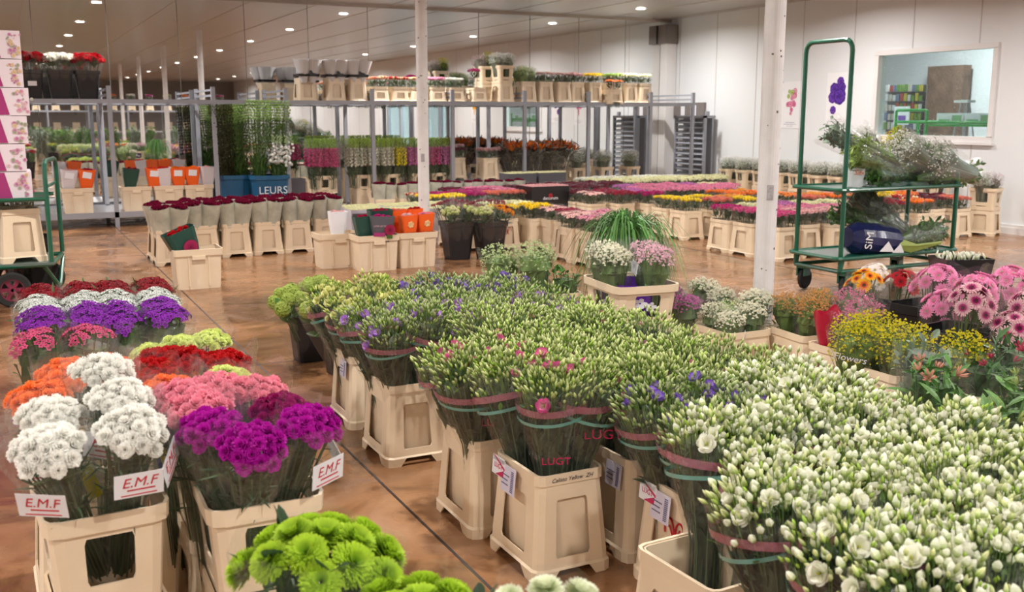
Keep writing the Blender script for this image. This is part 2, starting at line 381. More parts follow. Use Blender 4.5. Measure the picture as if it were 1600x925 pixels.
part('rails', geo('rails', GREY, tube([(0, -.22, 0), (.25, -.05, 1.85)], .014), tube([(0, .22, 0), (.25, .05, 1.85)], .014), tube([(.6, -.22, 0), (.3, -.05, 1.8)], .012), tube([(.6, .22, 0), (.3, .05, 1.8)], .012)), o)
part('top_step', geo('top_step', PAPER, gbox(.16, -.13, 1.8, .34, .13, 1.84)), o)
o = solo('dried_flower_display', geo('dried_flower_display', mat('brown_wood', (.12, .07, .05), .6, vary=.5, scale=4), gbox(0, -.45, 0, .2, .35, 2.5)), 'dark brown cabinet of dried flowers against the office wall', 'cabinet', T(XW+3.3, 13.4, .0))
# posters
def poster(y, z, wd, h, lab, cols, seed, spots):
    o = thing('flower_poster', lab, 'poster', (XW-.002, y, z), -PI/2, 'flower posters on the right wall')
    part('sheet', geo('sheet', mat('poster_paper', (.86, .86, .88), .35), gbox(-wd/2, -.003, -h/2, wd/2, 0, h/2)), o)
    b = MB(); r = random.Random(seed); n = 0
    for k, (sx, sz, q_) in enumerate(spots):
        cc = np.array(cols[k % len(cols)]); R_ = q_*wd
        for ring, (pr, pc, off, cnt) in enumerate([(.58, .75, .50, 7), (.42, 1.15, .34, 6), (.24, .8, .14, 4)]):
            for q in range(cnt):
                a = q*2*PI/cnt+ring*.5+k; n += 1; pw = R_*pr
                b.add(lathe([(.001, 0, cc*pc*.55), (pw*.6, 0, cc*pc*.9), (pw, 0, cc*pc*1.5)], 9, cap=False), T(sx*wd+R_*off*math.cos(a), -.0033-.00001*n, sz*h+R_*off*math.sin(a), PI/2))
    part('flower_picture', b.mesh('flower_picture', m=PETAL), o)
    t_ = MB()
    for q, l in enumerate((.5, .7, .35)): t_.add(gbox(-wd*l/2, -.0045, -h*.38-.03*q, wd*l/2, -.003, -h*.38-.03*q+.008))
    part('caption_lines', t_.mesh('caption_lines', m=mat('grey_print', (.45, .42, .5), .6)), o)
VS = [(-.16, .20, .19), (.10, .33, .15), (.17, .22, .17), (-.22, .04, .19), (.08, .06, .27), (-.18, -.20, .13)]
PS = [(r_.uniform(-.24, .24), r_.uniform(-.02, .36), r_.uniform(.07, .12)) for r_ in [random.Random(4)] for _ in range(16)]+[(.05, -.1, .08), (.02, -.18, .07)]
poster(13.72, 1.78, .46, .80, 'white poster with a pink flower spray on the wall beside the column', [(.75, .2, .38), (.8, .4, .5), (.8, .3, .45), (.5, .6, .2)], 2, PS)
poster(12.62, 1.86, .50, .86, 'white poster with dark violet flowers on the wall left of the window', [(.12, .04, .36), (.16, .05, .42)], 5, VS)
poster(7.75, 1.80, .46, .80, 'white poster with yellow orange flowers seen only in the mirror', [(.85, .45, .05), (.8, .55, .1)], 8, PS)
# glazed doors further along the right wall, seen in the mirror
for k, (a, b_) in enumerate([(3.9, 6.3), (.3, 2.9)]):
    fr_ = geo('door_frame', GREY, gbox(XW-.02, a, 0, XW+.1, a+.09, 2.55), gbox(XW-.02, b_-.09, 0, XW+.1, b_, 2.55), gbox(XW-.02, a, 2.45, XW+.1, b_, 2.55), gbox(XW-.02, (a+b_)/2-.06, 0, XW+.1, (a+b_)/2+.06, 2.5), gbox(XW-.02, a, 0, XW+.1, b_, .12))
    d = struct('door_%d' % (k+1), fr_); part('pane', geo('pane', GLS, gbox(XW+.04, a, .1, XW+.05, b_, 2.5)), d)
struct('wall_entrance', geo('wall_entrance', mat('entrance_wall', (.8, .84, .86), .6), gbox(XW+2.4, -1.5, -.02, XW+2.5, 7.5, ZC), gbox(XW+t, -1.5, -.1, XW+2.5, 7.5, -.01), gbox(XW+t, -1.6, 0, XW+2.5, -1.5, ZC), gbox(XW+t, 7.45, 0, XW+2.5, 7.55, ZC), gbox(XW+t, -1.5, ZC, XW+2.5, 7.5, ZC+.1)))
oo = bpy.data.objects.new('entrance_lamp', lo); C.objects.link(oo); oo.location = (XW+1.2, 3.2, ZC-.05)

# ------------------------------------------------------------------ crates and buckets
FR = [-1, -.66, -.55, .55, .66, 1]
def skirt_bm(h, at_=.128, bt=.165, ab=.150, bb_=.190):
    mix = lambda z: (ab+(at_-ab)*max(0, min(1, (z-.045)/(h-.075))), bb_+(bt-bb_)*max(0, min(1, (z-.045)/(h-.075))))
    F0 = [-1, -.80, -.72, .72, .80, 1]; F1 = [-1, -.66, -.50, .50, .66, 1]
    L = [(0, ab+.007, bb_+.007, .035, F0), (.038, ab+.007, bb_+.007, .035, F1), (.046, *mix(.045), .033)]
    for z in (.078, .09, h-.105, h-.093, h-.04): L.append((z, *mix(z), .030, [-1, -.70, -.60, .60, .70, 1] if .085 < z < h-.1 else ([-1, -.64, -.54, .54, .64, 1] if z < h-.05 else FR)))
    L += [(h-.038, at_+.006, bt+.006, .030), (h, at_+.006, bt+.006, .030), (h-.001, at_-.002, bt-.002, .028)]
    def hole(s, j, k): return (k == 0 and j == 2) or (3 <= k <= 5 and j == 2) or (k == 4 and j in (1, 3) and False)
    return lattice(L, FR, hole, .0055)
def tub_bm(h, s=1.0):
    return lattice([(.03, .108*s, .142*s, .02), (.034, .112*s, .147*s, .02), (h-.004, .121*s, .159*s, .025)], [-1, 1], None, .004, 0)
def collar_bm(h0, h1):
    L = [(h0-.03, .120, .157, .03), (h0+.012, .122, .159, .03), (h0+.022, .123, .160, .03), (h0+.07, .126, .163, .03), (h0+.085, .127, .164, .03), (h1-.075, .135, .172, .034), (h1-.06, .136, .173, .034), (h1-.045, .137, .174, .034), (h1-.043, .148, .185, .04), (h1, .150, .187, .04), (h1-.001, .141, .178, .036)]
    q = [-1, -.62, -.52, .52, .62, 1]; L = [l + ((q,) if k not in (4, 5) else ([-1, -.66, -.58, .58, .66, 1],)) for k, l in enumerate(L)]
    return lattice(L, FR, lambda s, j, k: (j == 2 and k in (3, 4, 5)) or (j == 2 and k == 1), .006)
CRATE = [None]; CR = {}
for nm, h in (('std', .38), ('low', .26)):
    CR[nm] = (bm_mesh(skirt_bm(h), 'outer_frame', CREAM), bm_mesh(tub_bm(h), 'tub', CREAM), h)
COLLAR = bm_mesh(collar_bm(.38, .64), 'collar', CREAM)
HEART = geo('knot_print', REDINK, *[tube([(s*.005+s*.045*(1-math.cos(t))*.5*(1.15-.5*math.cos(t)*0), 0, .045*math.sin(t)*(1 if t < PI else .9)+.01) for t in np.linspace(-.9, 3.5, 16)], .0035, 5) for s in (-1, 1)], tube([(-.022, 0, -.05), (0, 0, -.02), (.03, 0, .03)], .003, 5), tube([(.022, 0, -.05), (0, 0, -.02), (-.03, 0, .03)], .003, 5))
STK = geo('sticker', mat('lilac_sticker', (.66, .62, .74), .5), gbox(-.05, -.0015, -.045, .05, 0, .045))
STKP = geo('barcode', mat('barcode_grey', (.12, .10, .2), .6), *[gbox(.022+.0, -.003, -.035+.006*k, .038, -.0016, -.032+.006*k) for k in range(12)], gbox(-.04, -.003, .01, .01, -.0016, .013), gbox(-.04, -.003, -.005, .0, -.0016, -.002), gbox(-.04, -.003, -.02, .005, -.0016, -.017))
def crate(x, y, lab, group, kind='std', z=0, rz=0, collar=False, heart=False, sticker=None, name='flower_crate', cat='crate', sx=1.0):
    f, t_, h = CR[kind]
    o = thing(name, lab, cat, (x, y, z), rz, group)
    part('outer_frame', f, o); part('tub', t_, o)
    if collar: part('collar', COLLAR, o)
    CRATE[0] = o
    if heart: part('knot_print', HEART, o, T(0, -.159 if False else -.158, .23, 0, 0, 0, (.8, 1, .8)))
    return o
def tanbox_mesh():
    L = [(0, .195, .15, .02), (.03, .198, .152, .02), (.31, .212, .166, .02), (.315, .225, .178, .02), (.375, .228, .181, .02), (.376, .218, .172, .02)]
    return bm_mesh(lattice(L, [-1, -.35, -.2, .2, .35, 1], lambda s, j, k: False, .005, 0), 'body', TAN)
TANB = tanbox_mesh()
TANRIB = geo('ribs', TAN, *[gbox(x-.006, -.182+.0, .03, x+.006, -.155, .30) for x in (-.09, .09)], gbox(-.06, -.19, .28, .06, -.165, .315))
def tanbox(x, y, z, lab, group=None, rz=0, s=1.0):
    o = thing('storage_tub', lab, 'tub', (x, y, z), rz, group)
    part('body', TANB, o, T(s=s)); part('ribs', TANRIB, o, T(s=s)); return o
def bucket_mesh(a0, a1, h, m, c=.03):
    return bm_mesh(lattice([(0, a0, a0, c), (.01, a0+.003, a0+.003, c), (h-.05, a1-.004, a1-.004, c), (h-.045, a1+.006, a1+.006, c), (h, a1+.008, a1+.008, c), (h-.001, a1-.002, a1-.002, c)], [-1, 0, 1], None, .004, 0), 'body', m)
BKT = bucket_mesh(.105, .145, .38, BLACKP); BKTS = bucket_mesh(.085, .11, .30, BLACKP, .025)
LABEL = geo('label', PAPER, gbox(-.035, -.002, -.02, .035, 0, .02)); DOT = geo('label', PAPER, lathe([(.001, 0), (.018, 0.0)], 14, cap=False))
def bucket(x, y, lab, group=None, z=0, rz=0, small=False, s=1.0, label=None):
    o = thing('flower_bucket', lab, 'bucket', (x, y, z), rz, group)
    part('body', BKTS if small else BKT, o, T(s=s))
    if label: part('label', label[0], o, label[1])
    return o

# ------------------------------------------------------------------ flower shapes (unit size unless said)
def petal_fan(n, r0, r1, wd, z0, z1, c0, c1, rr, seg=2):
    b = MB()
    for i in range(n):
        a = 2*PI*i/n + rr.uniform(-.08, .08); L = r1*rr.uniform(.92, 1.05); dz = rr.uniform(-.04, .04)*r1
        ca, sa = math.cos(a), math.sin(a); v = []; cs = []
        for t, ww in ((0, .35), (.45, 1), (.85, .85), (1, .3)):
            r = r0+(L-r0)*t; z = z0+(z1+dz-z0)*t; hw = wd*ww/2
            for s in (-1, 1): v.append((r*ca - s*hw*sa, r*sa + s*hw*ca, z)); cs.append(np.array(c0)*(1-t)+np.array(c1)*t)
        b.add((v, [(0, 1, 3, 2), (2, 3, 5, 4), (4, 5, 7, 6)], cs))
    return b
def gp(b): return (np.concatenate(b.v), list(b.f), np.concatenate(b.c))
def h_carn(r, c, rr, seg=13):
    b = MB(); c = np.array(c)
    for k, (R1, z0, z1) in enumerate([(1.0, -.35, .05), (.98, -.1, .32), (.82, .05, .60), (.55, .2, .80), (.28, .3, .88)]):
        v = []; cs = []
        for i in range(seg*2):
            a = PI*i/seg + k*.7; zz = rr.uniform(-.16, .16); rd = R1*rr.uniform(.86, 1.08)
            v.append((.12*math.cos(a)*r, .12*math.sin(a)*r, z0*r)); v.append((rd*.68*math.cos(a)*r, rd*.68*math.sin(a)*r, (z0+(z1-z0)*.75+zz*.5)*r))
            v.append((rd*math.cos(a)*r, rd*math.sin(a)*r, (z1+(zz if i % 2 else -zz*.6))*r))
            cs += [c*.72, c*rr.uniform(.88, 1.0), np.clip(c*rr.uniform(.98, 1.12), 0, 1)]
        f = []; n = seg*2
        for i in range(n):
            j = (i+1) % n; f += [(3*i, 3*j, 3*j+1, 3*i+1), (3*i+1, 3*j+1, 3*j+2, 3*i+2)]
        b.add((v, f, cs))
    b.add(lathe([(.05*r, -1.1*r, (.10, .2, .07)), (.3*r, -.9*r, (.12, .24, .09)), (.33*r, -.3*r, (.14, .26, .11))], 6, cap=False)); return b
def h_far(r, c, rr, shape='ball'):
    b = MB(); c = np.array(c)
    if shape == 'tulip':
        b.add(lathe([(.3*r, -r, c*.6), (.75*r, -.3*r, c*.9), (.7*r, .6*r, c), (.3*r, 1.0*r, c*1.05)], 6)); return b
    if shape == 'daisy':
        for k in range(2): b.add(gp(petal_fan(9, .1*r, r*(1-.15*k), .5*r, .05*r*k, .22*r+.1*r*k, c*.85, c, rr)))
        b.add(lathe([(.26*r, .1*r, (.5, .4, .03)), (.18*r, .28*r, (.6, .5, .05))], 6)); return b
    if shape == 'mum':
        for k, (q, z) in enumerate([(1, .0), (.85, .3), (.6, .55), (.3, .7)]): b.add(gp(petal_fan(11-2*k, .05*r, q*r, .38*r, z*r*.4, z*r+.1*r, c*.75, np.clip(c*1.05, 0, 1), rr)))
        return b
    n = 8                                   # rose: nested cups
    for k, (q, z0, z1) in enumerate([(1, -.7, .15), (.8, -.3, .42), (.52, 0, .58), (.24, .1, .6)]):
        v = []; cs = []
        for i in range(n):
            a = 2*PI*i/n+k*.5; jt = rr.uniform(.9, 1.1)
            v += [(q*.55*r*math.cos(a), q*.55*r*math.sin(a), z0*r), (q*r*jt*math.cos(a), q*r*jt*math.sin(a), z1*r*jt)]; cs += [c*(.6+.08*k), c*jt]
        f = [(2*i, 2*((i+1) % n), 2*((i+1) % n)+1, 2*i+1) for i in range(n)]
        b.add((v, f, cs))
    return b
def h_gerb(r, c0, c1, cc, rr):
    b = MB(); b.add(gp(petal_fan(22, .18*r, r, .20*r, .05*r, .16*r, c0, c1, rr))); b.add(gp(petal_fan(20, .18*r, r*.84, .18*r, .10*r, .26*r, c0, c1, rr)))
    b.add(gp(petal_fan(18, .12*r, r*.45, .11*r, .14*r, .28*r, np.array(c0)*.9, c0, rr)))
    b.add(lathe([(.26*r, .10*r, cc), (.22*r, .24*r, np.array(cc)*.8), (.08*r, .22*r, np.array(cc)*.5)], 10)); return b
def h_spray(r, c, rr, n=7, fr=.34, eye=None, shape='daisy', green=(.10, .20, .05)):
    """a cluster of small florets on one stem"""
    b = MB(); c = np.array(c)
    for i in range(n):
        q = math.sqrt((i+.5)/n)*r; a = i*2.4; x, y = q*math.cos(a), q*math.sin(a); z = .35*r*(1-(q/r)**2)+rr.uniform(-.12, .12)*r
        cc = c*rr.uniform(.85, 1.08); d = (x*.7+rr.uniform(-.2, .2)*r, y*.7+rr.uniform(-.2, .2)*r, r)
        if shape == 'daisy':
            p = petal_fan(5, .02*r, fr*r, fr*r*.75, 0, .06*r, cc*.8, cc, rr); p.add(lathe([(.09*r, .04*r, eye or cc*.6), (.05*r, .1*r, eye or cc*.6)], 5))
        else: p = MB(); p.add(lathe([(.35*fr*r, -fr*r, cc*.6), (fr*r*.8, -.2*fr*r, cc*.95), (fr*r*.75, .5*fr*r, cc), (fr*r*.3, fr*r, cc)], 6))
        b.add(gp(p), aim((x, y, z), d)); b.add(tube([(0, 0, -r*1.2), (x, y, z)], .025*r, 3, green))
    return b
def leaf(L, wd, c, bend=.25, rr=R0):
    v = []; cs = []; c = np.array(c)
    for t, q in ((0, .15), (.25, .8), (.55, 1), (.82, .6), (1, .04)):
        z = -bend*L*t*t
        v += [(-wd*q/2, L*t, z+.12*wd*q), (0, L*t, z), (wd*q/2, L*t, z+.12*wd*q)]; cs += [c*(.85+.2*t), c*.8, c*(.9+.2*t)]
    f = []
    for k in range(4):
        for i in range(2): f.append((3*k+i, 3*k+i+1, 3*k+4+i, 3*k+3+i))
    return v, f, cs
def lmat(p, az, el, s=1, roll=0):        # leaf pointing along azimuth az, elevation el
    return np.array(Matrix.Translation(p) @ Matrix.Rotation(az-PI/2, 4, 'Z') @ Matrix.Rotation(el, 4, 'X') @ Matrix.Rotation(roll, 4, 'Y') @ Matrix.Scale(s, 4))
def bud(L, r, c0, c1):
    c0 = np.array(c0); c1 = np.array(c1)
    return lathe([(.25*r, 0, c0*.8), (r*.85, L*.22, c0), (r, L*.48, c0*.5+c1*.5), (r*.6, L*.8, c1), (r*.08, L, c1)], 5, cap=False)
def stems_mesh(n, r0, r1, z0, z1, rr, c=(.06, .13, .04), leaves=0, lc=(.10, .17, .07), ls=(.06, .025), thick=.0028, lz=(.1, .9), core=0, up=False, waist=None):
    b = MB()
    for i in range(n):
        q = math.sqrt((i+.5)/n); a = i*2.4; k = rr.uniform(.85, 1.1)
        p0 = (q*r0*math.cos(a+(0 if waist else 1)), q*r0*math.sin(a+(0 if waist else 1)), z0); p1 = (q*r1*math.cos(a), q*r1*math.sin(a), z1*k if k < 1 else z1)
        m_ = tuple((p0[j]+p1[j])/2*(1 if j == 2 else .85) for j in range(3)) if not waist else (p0[0]*1.05, p0[1]*1.05, waist)
        b.add(tube([p0, m_, p1], thick, 4, np.array(c)*rr.uniform(.7, 1.3)))
        for l in range(leaves):
            t = rr.uniform(*lz); p = tuple(p0[j]+(p1[j]-p0[j])*t for j in range(3))
            if waist: wz = z0+(z1-z0)*t; ff = max(0, (wz-waist)/(z1-waist)); p = (p0[0]+(p1[0]-p0[0])*ff, p0[1]+(p1[1]-p0[1])*ff, wz)
            b.add(leaf(ls[0]*rr.uniform(.7, 1.3), ls[1]*rr.uniform(.7, 1.2), np.array(lc)*rr.uniform(.6, 1.4), rr.uniform(0, .5)), lmat((p[0]*.88, p[1]*.88, p[2]) if up else p, rr.uniform(0, 2*PI), rr.uniform(1.15, 1.75) if up else rr.uniform(.2, 1.3), 1, rr.uniform(-1, 1)))
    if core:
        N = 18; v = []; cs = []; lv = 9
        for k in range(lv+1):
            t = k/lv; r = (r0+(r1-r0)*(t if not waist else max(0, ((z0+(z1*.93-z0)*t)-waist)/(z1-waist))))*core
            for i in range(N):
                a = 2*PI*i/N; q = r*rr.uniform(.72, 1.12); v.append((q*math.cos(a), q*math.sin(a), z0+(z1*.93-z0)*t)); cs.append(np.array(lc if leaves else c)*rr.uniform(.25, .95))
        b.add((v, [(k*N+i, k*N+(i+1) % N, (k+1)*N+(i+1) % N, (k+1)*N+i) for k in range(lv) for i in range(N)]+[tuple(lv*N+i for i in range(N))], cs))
    return b.mesh('stems', m=LEAF)
def sleeve_mesh(z0, z1, r0, r1, rr, m=None, peak=.05, rx=1.0, n=22, lv=6, wav=.07, flare=1.4, name='sleeve', waist=None):
    ph = rr.uniform(0, 6); v = []; f = []
    for k in range(lv+1):
        t = k/lv
        for i in range(n):
            a = 2*PI*i/n; r = r0+(r1-r0)*(t**(1/flare) if not waist else max(0, (z0+(z1-z0)*t-waist)/(z1-waist))**.8); r *= 1+wav*t*(math.sin(3*a+ph)*.6+math.sin(7*a+2*ph+3*t)*.4)
            z = z0+(z1-z0)*t+(peak*(.5+.5*math.sin(2*a+ph)+.4*math.sin(5*a)) if k == lv else 0)
            v.append((r*rx*math.cos(a), r*math.sin(a), z))
    for k in range(lv):
        for i in range(n): f.append((k*n+i, k*n+(i+1) % n, (k+1)*n+(i+1) % n, (k+1)*n+i))
    b = MB(); b.add((v, f, W3)); return b.mesh(name, True, m or CLEAR)
def band_mesh(z, dz, r, tilt, rr, m, rx=1.0, name='printed_band'):
    v = []; f = []; n = 28; ph = rr.uniform(0, 6)
    for i in range(n):
        a = 2*PI*i/n; rad = (r+.002)*(1+.04*math.sin(3*a+ph))
        for s in (0, 1): v.append((rad*rx*math.cos(a)*(1+.012*s), rad*math.sin(a)*(1+.012*s), z+dz*s+tilt*math.sin(a+ph)))
    for i in range(n): j = (i+1) % n; f.append((2*i, 2*j, 2*j+1, 2*i+1))
    b = MB(); b.add((v, f, W3)); return b.mesh(name, True, m)

# ------------------------------------------------------------------ bouquet recipes: lists of (part name, mesh, matrix, kind)
REC = {}
def recipe(key, variant):
    k = (key, variant)
    if k not in REC: REC[k] = BUILD[key](random.Random(hash_(key)+variant*101))
    return REC[k]
def hash_(s): return sum(ord(c)*(i+7) for i, c in enumerate(s))
def bouquet(key, x, y, z, lab, noun, rz=None, lean=(0, 0), s=1.0, group=None, var=None, cat='bouquet'):
    v = R0.randrange(NV.get(key, 3)) if var is None else var
    o = bpy.data.objects.new(noun, None); C.objects.link(o); o.empty_display_size = .05
    o.location = (x, y, z); o.scale = (s,)*3
    q = Euler((lean[0], lean[1], 0)).to_quaternion() @ Euler((0, 0, U(0, 6.28) if rz is None else rz)).to_quaternion()
    o.rotation_euler = q.to_euler(); tag(o, lab, cat, group)
    for nm, me, M, kd in recipe(key, v): part(nm, me, o, M, kind=kd)
    return o
NV = {}; BUILD = {}
def far_recipe(c, shape='ball', n=11, R=.085, hr=.028, z=.17, H0=-.30, sleeve=CLEAR, sr=1.1, eye=None, c2=None, st=(.05, .10, .035), stop=-.045, dome=.25):
    def f(rr):
        b = MB(); var = [gp(h_far(hr, c, rr, shape)) if shape != 'spray' else gp(h_spray(hr, c, rr, 6, .42, eye)) for _ in range(2)]
        if c2 is not None: var.append(gp(h_far(hr, c2, rr, shape)) if shape != 'spray' else gp(h_spray(hr, c2, rr, 6, .42, eye)))
        for i in range(n):
            q = math.sqrt((i+.5)/n)*R; a = i*2.4
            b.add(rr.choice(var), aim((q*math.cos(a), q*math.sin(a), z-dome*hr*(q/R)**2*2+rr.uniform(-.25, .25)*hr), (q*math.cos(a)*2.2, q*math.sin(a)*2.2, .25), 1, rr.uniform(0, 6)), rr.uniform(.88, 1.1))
        g = MB()
        for i in range(16):
            a = rr.uniform(0, 6.28); q = math.sqrt(rr.random())*R*.9
            g.add(leaf(.07, .03, np.array(st)*rr.uniform(.7, 1.5), .2), lmat((q*math.cos(a)*.6, q*math.sin(a)*.6, z-.11+rr.uniform(-.03, .03)), a, rr.uniform(.6, 1.3)))
        for i in range(7): a = i*.9; g.add(tube([(.03*math.cos(a), .03*math.sin(a), H0), (.7*R*math.cos(a), .7*R*math.sin(a), z-.02)], .003, 3, np.array(st)*.9))
        out = [('flower_heads', b.mesh('flower_heads', m=PETAL), None, None), ('stems', g.mesh('stems', m=LEAF), None, None)]
        out.append(('sleeve', sleeve_mesh(H0, z+stop+.06 if sleeve is CLEAR else z+stop, .04, R*sr+.012, rr, sleeve, .012 if sleeve is CLEAR else .004, n=14, lv=3, wav=.10), None, None))
        return out
    return f
COLS = dict(darkred=(.17, .006, .03), crimson=(.42, .01, .06), red=(.50, .008, .012), magenta=(.55, .015, .20), hotpink=(.72, .10, .30), pink=(.80, .30, .45), palepink=(.82, .50, .50),
            salmon=(.85, .27, .19), orange=(.85, .20, .01), amber=(.88, .42, .06), yellow=(.88, .66, .01), cream=(.82, .80, .52), white=(.84, .83, .74), lilac=(.62, .22, .52), green=(.35, .50, .10))
for k, c in COLS.items():
    BUILD['rose_'+k] = far_recipe(c); BUILD['daisy_'+k] = far_recipe(c, 'daisy', 14, .09, .027); BUILD['mum_'+k] = far_recipe(c, 'mum', 13, .09, .03)
    BUILD['spray_'+k] = far_recipe(c, 'spray', 12, .085, .03, eye=(.35, .35, .05)); BUILD['tulip_'+k] = far_recipe(c, 'tulip', 14, .08, .02, c2=(.75, .6, .35) if k in ('red', 'salmon') else None)
BUILD['foil_rose'] = far_recipe((.20, .005, .035), 'ball', 13, .078, .023, .25, -.30, SILVER, 1.15, stop=-.012, dome=.1)
BUILD['big_rose_red'] = far_recipe((.34, .006, .012), 'ball', 12, .105, .050, .17); BUILD['big_rose_white'] = far_recipe(COLS['white'], 'ball', 12, .105, .048, .17)
BUILD['mixed_spray'] = far_recipe((.85, .35, .02), 'ball', 16, .09, .018, .17, c2=(.3, .02, .03))
BUILD['cream_spray'] = far_recipe((.70, .75, .35), 'ball', 16, .085, .019, .17, c2=(.8, .78, .5))
BUILD['wine_spray'] = far_recipe((.30, .01, .05), 'ball', 18, .10, .013, .19, c2=(.5, .08, .10))
BUILD['grey_sleeved'] = far_recipe((.8, .8, .78), 'ball', 14, .105, .022, .27, -.05, mat('pale_grey_sleeve', (.60, .59, .60), .45), 1.15, stop=.02, dome=.1)

def carn_recipe(c, n=25, R=.074, hr=.0235, z=.62, sl=True, tier=1.0):
    def f(rr):
        hm = [h_carn(hr, np.array(c)*rr.uniform(.94, 1.03), rr).mesh('flower_head', m=PETAL) for _ in range(3)]; out = []
        for i in range(n):
            q = math.sqrt((i+.3)/n)*R; a = i*2.4+.3; x, y = q*1.15*math.cos(a), q*math.sin(a)
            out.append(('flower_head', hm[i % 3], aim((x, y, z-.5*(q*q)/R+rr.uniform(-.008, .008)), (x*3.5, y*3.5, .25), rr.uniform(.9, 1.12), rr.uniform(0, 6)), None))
        out.append(('stems', stems_mesh(26, .040, R*.95, 0, z-.05, rr, (.09, .14, .07), 4, (.10, .16, .08), (.07, .006), .0028, (.5, .95), core=.72, waist=.34), None, None))
        if sl: out.append(('sleeve', sleeve_mesh(.0, z+.0, .05, R+.028, rr, None, .05, 1.12, lv=9, waist=.32), None, None))
        return out
    return f
BUILD['carn_white'] = carn_recipe((.95, .94, .88)); BUILD['carn_magenta'] = carn_recipe((.48, .008, .36)); BUILD['carn_pink'] = carn_recipe((.88, .33, .42))
BUILD['carn_orange'] = carn_recipe((.93, .25, .06)); BUILD['carn_red'] = carn_recipe((.48, .006, .008)); BUILD['carn_lime'] = carn_recipe((.72, .80, .28)); BUILD['carn_wine'] = carn_recipe((.30, .005, .10))
def willy_recipe(c, n=10, R=.085, z=.56, hr=.036, eye=None):      # dianthus barbatus: flat clusters of small florets
    def f(rr):
        hm = [h_spray(hr, np.array(c), rr, 16, .30, eye, green=(.14, .26, .06)).mesh('flower_head', m=PETAL) for _ in range(2)]; out = []
        for i in range(n):
            q = math.sqrt((i+.3)/n)*R; a = i*2.4; x, y = q*math.cos(a), q*math.sin(a)
            out.append(('flower_head', hm[i % 2], aim((x, y, z-.4*q*q/R+rr.uniform(-.008, .008)), (x*3, y*3, .25), rr.uniform(.9, 1.1), rr.uniform(0, 6)), None))
        out.append(('stems', stems_mesh(12, .035, R, 0, z-.03, rr, (.07, .14, .04), 5, (.09, .18, .05), (.06, .014), .0025, (.3, 1.0), core=.85), None, None))
        out.append(('sleeve', sleeve_mesh(0, z-.03, .045, R+.03, rr, None, .03), None, None)); return out
    return f
BUILD['willy_purple'] = willy_recipe((.30, .03, .46)); BUILD['willy_white'] = willy_recipe((.82, .86, .80)); BUILD['willy_red'] = willy_recipe((.34, .008, .02)); BUILD['willy_pink'] = willy_recipe((.68, .10, .22), 6)

GB0, GB1 = (.25, .37, .06), (.68, .72, .36)
def h_lis(r, c0, c1, rr):
    b = MB()
    for k in range(3): b.add(gp(petal_fan(6-k, .1*r, r*(1-.2*k), r*.85, -.3*r+.1*k*r, .35*r+.22*k*r, c0, c1, rr)))
    b.add(lathe([(.12*r, 0, (.5, .5, .1)), (.08*r, .4*r, (.55, .55, .1))], 5)); return b
def lis_recipe(cb, ct, o0, o1, nopen, nb=165, R=.132, z=.66, hr=.024, br=.84, banded=True, shape='bud'):
    def f(rr):
        b = MB(); var = [bud(.032*br, .0062*br, np.array(cb)*k, np.clip(np.array(ct)*k, 0, 1)) for k in (.8, 1, 1.2)] + [bud(.024*br, .0048*br, np.array(cb), np.array(cb)*1.8)]
        if shape == 'white': var += [bud(.030*br, .0115*br, (.48, .58, .22), (.88, .88, .74))]*2
        for i in range(nb):
            q = math.sqrt((i+.5)/nb)*R; a = i*2.39996+rr.uniform(-.15, .15); x, y = q*math.cos(a), q*math.sin(a); zz = z-.45*q*q/R+rr.uniform(-.05, .03)
            d = (x*1.6+rr.uniform(-.09, .09), y*1.6+rr.uniform(-.09, .09), .25)
            b.add(rr.choice(var), aim((x, y, zz), d, rr.uniform(.8, 1.15)), rr.uniform(.85, 1.12))
            if i % 2 == 0: b.add(tube([(x*.8, y*.8, zz-.09), (x, y, zz+.003)], .0014, 3, (.16, .27, .06)))
        for i in range(26):
            q = math.sqrt(rr.random())*R*.9; a = rr.uniform(0, 6.28)
            b.add(leaf(.05, .016, np.array((.14, .24, .07))*rr.uniform(.7, 1.4), .1), lmat((q*math.cos(a), q*math.sin(a), z-.10+rr.uniform(-.03, .02)-.3*q*q/R), rr.uniform(0, 6.28), rr.uniform(.5, 1.4)))
        out = [('buds', b.mesh('buds', m=PETAL), None, 'stuff')]
        hm = [h_lis(hr, o0, o1, rr).mesh('open_blossom', m=PETAL) for _ in range(2)]
        for i in range(nopen):
            q = R*rr.uniform(.25, 1.02); a = rr.uniform(0, 6.28); x, y = q*math.cos(a), q*math.sin(a)
            out.append(('open_blossom', hm[i % 2], aim((x, y, z-.45*q*q/R+rr.uniform(-.045, .01)), (x*4, y*4, .22), rr.uniform(.7, 1.15)), None))
        out.append(('stems', stems_mesh(24, .050, R*.88, 0, z-.07, rr, (.10, .14, .07), 13, (.085, .115, .065), (.075, .040), .003, (.50, .9), core=.84, up=True, waist=.30), None, None))
        out.append(('sleeve', sleeve_mesh(0, z-.05, .058, R+.008, rr, None, .035, 1.0, 24, 10, .06, 1.1, waist=.30), None, None))
        if banded:
            rz_ = lambda zq: .058+(R+.008-.058)*((zq-.30)/(z-.35))**.8
            out.append(('printed_band', band_mesh(z-.125, .024, rz_(z-.125)+.004, .012, rr, BAND1), None, None))
            out.append(('printed_band', band_mesh(z-.158, .012, rz_(z-.158)+.005, .015, rr, BAND2), None, None))
        return out
    return f
BUILD['lis_pink'] = lis_recipe(GB0, GB1, (.75, .55, .5), (.62, .05, .28), 3); BUILD['lis_green'] = lis_recipe(GB0, GB1, (.7, .6, .4), (.70, .20, .40), 1)
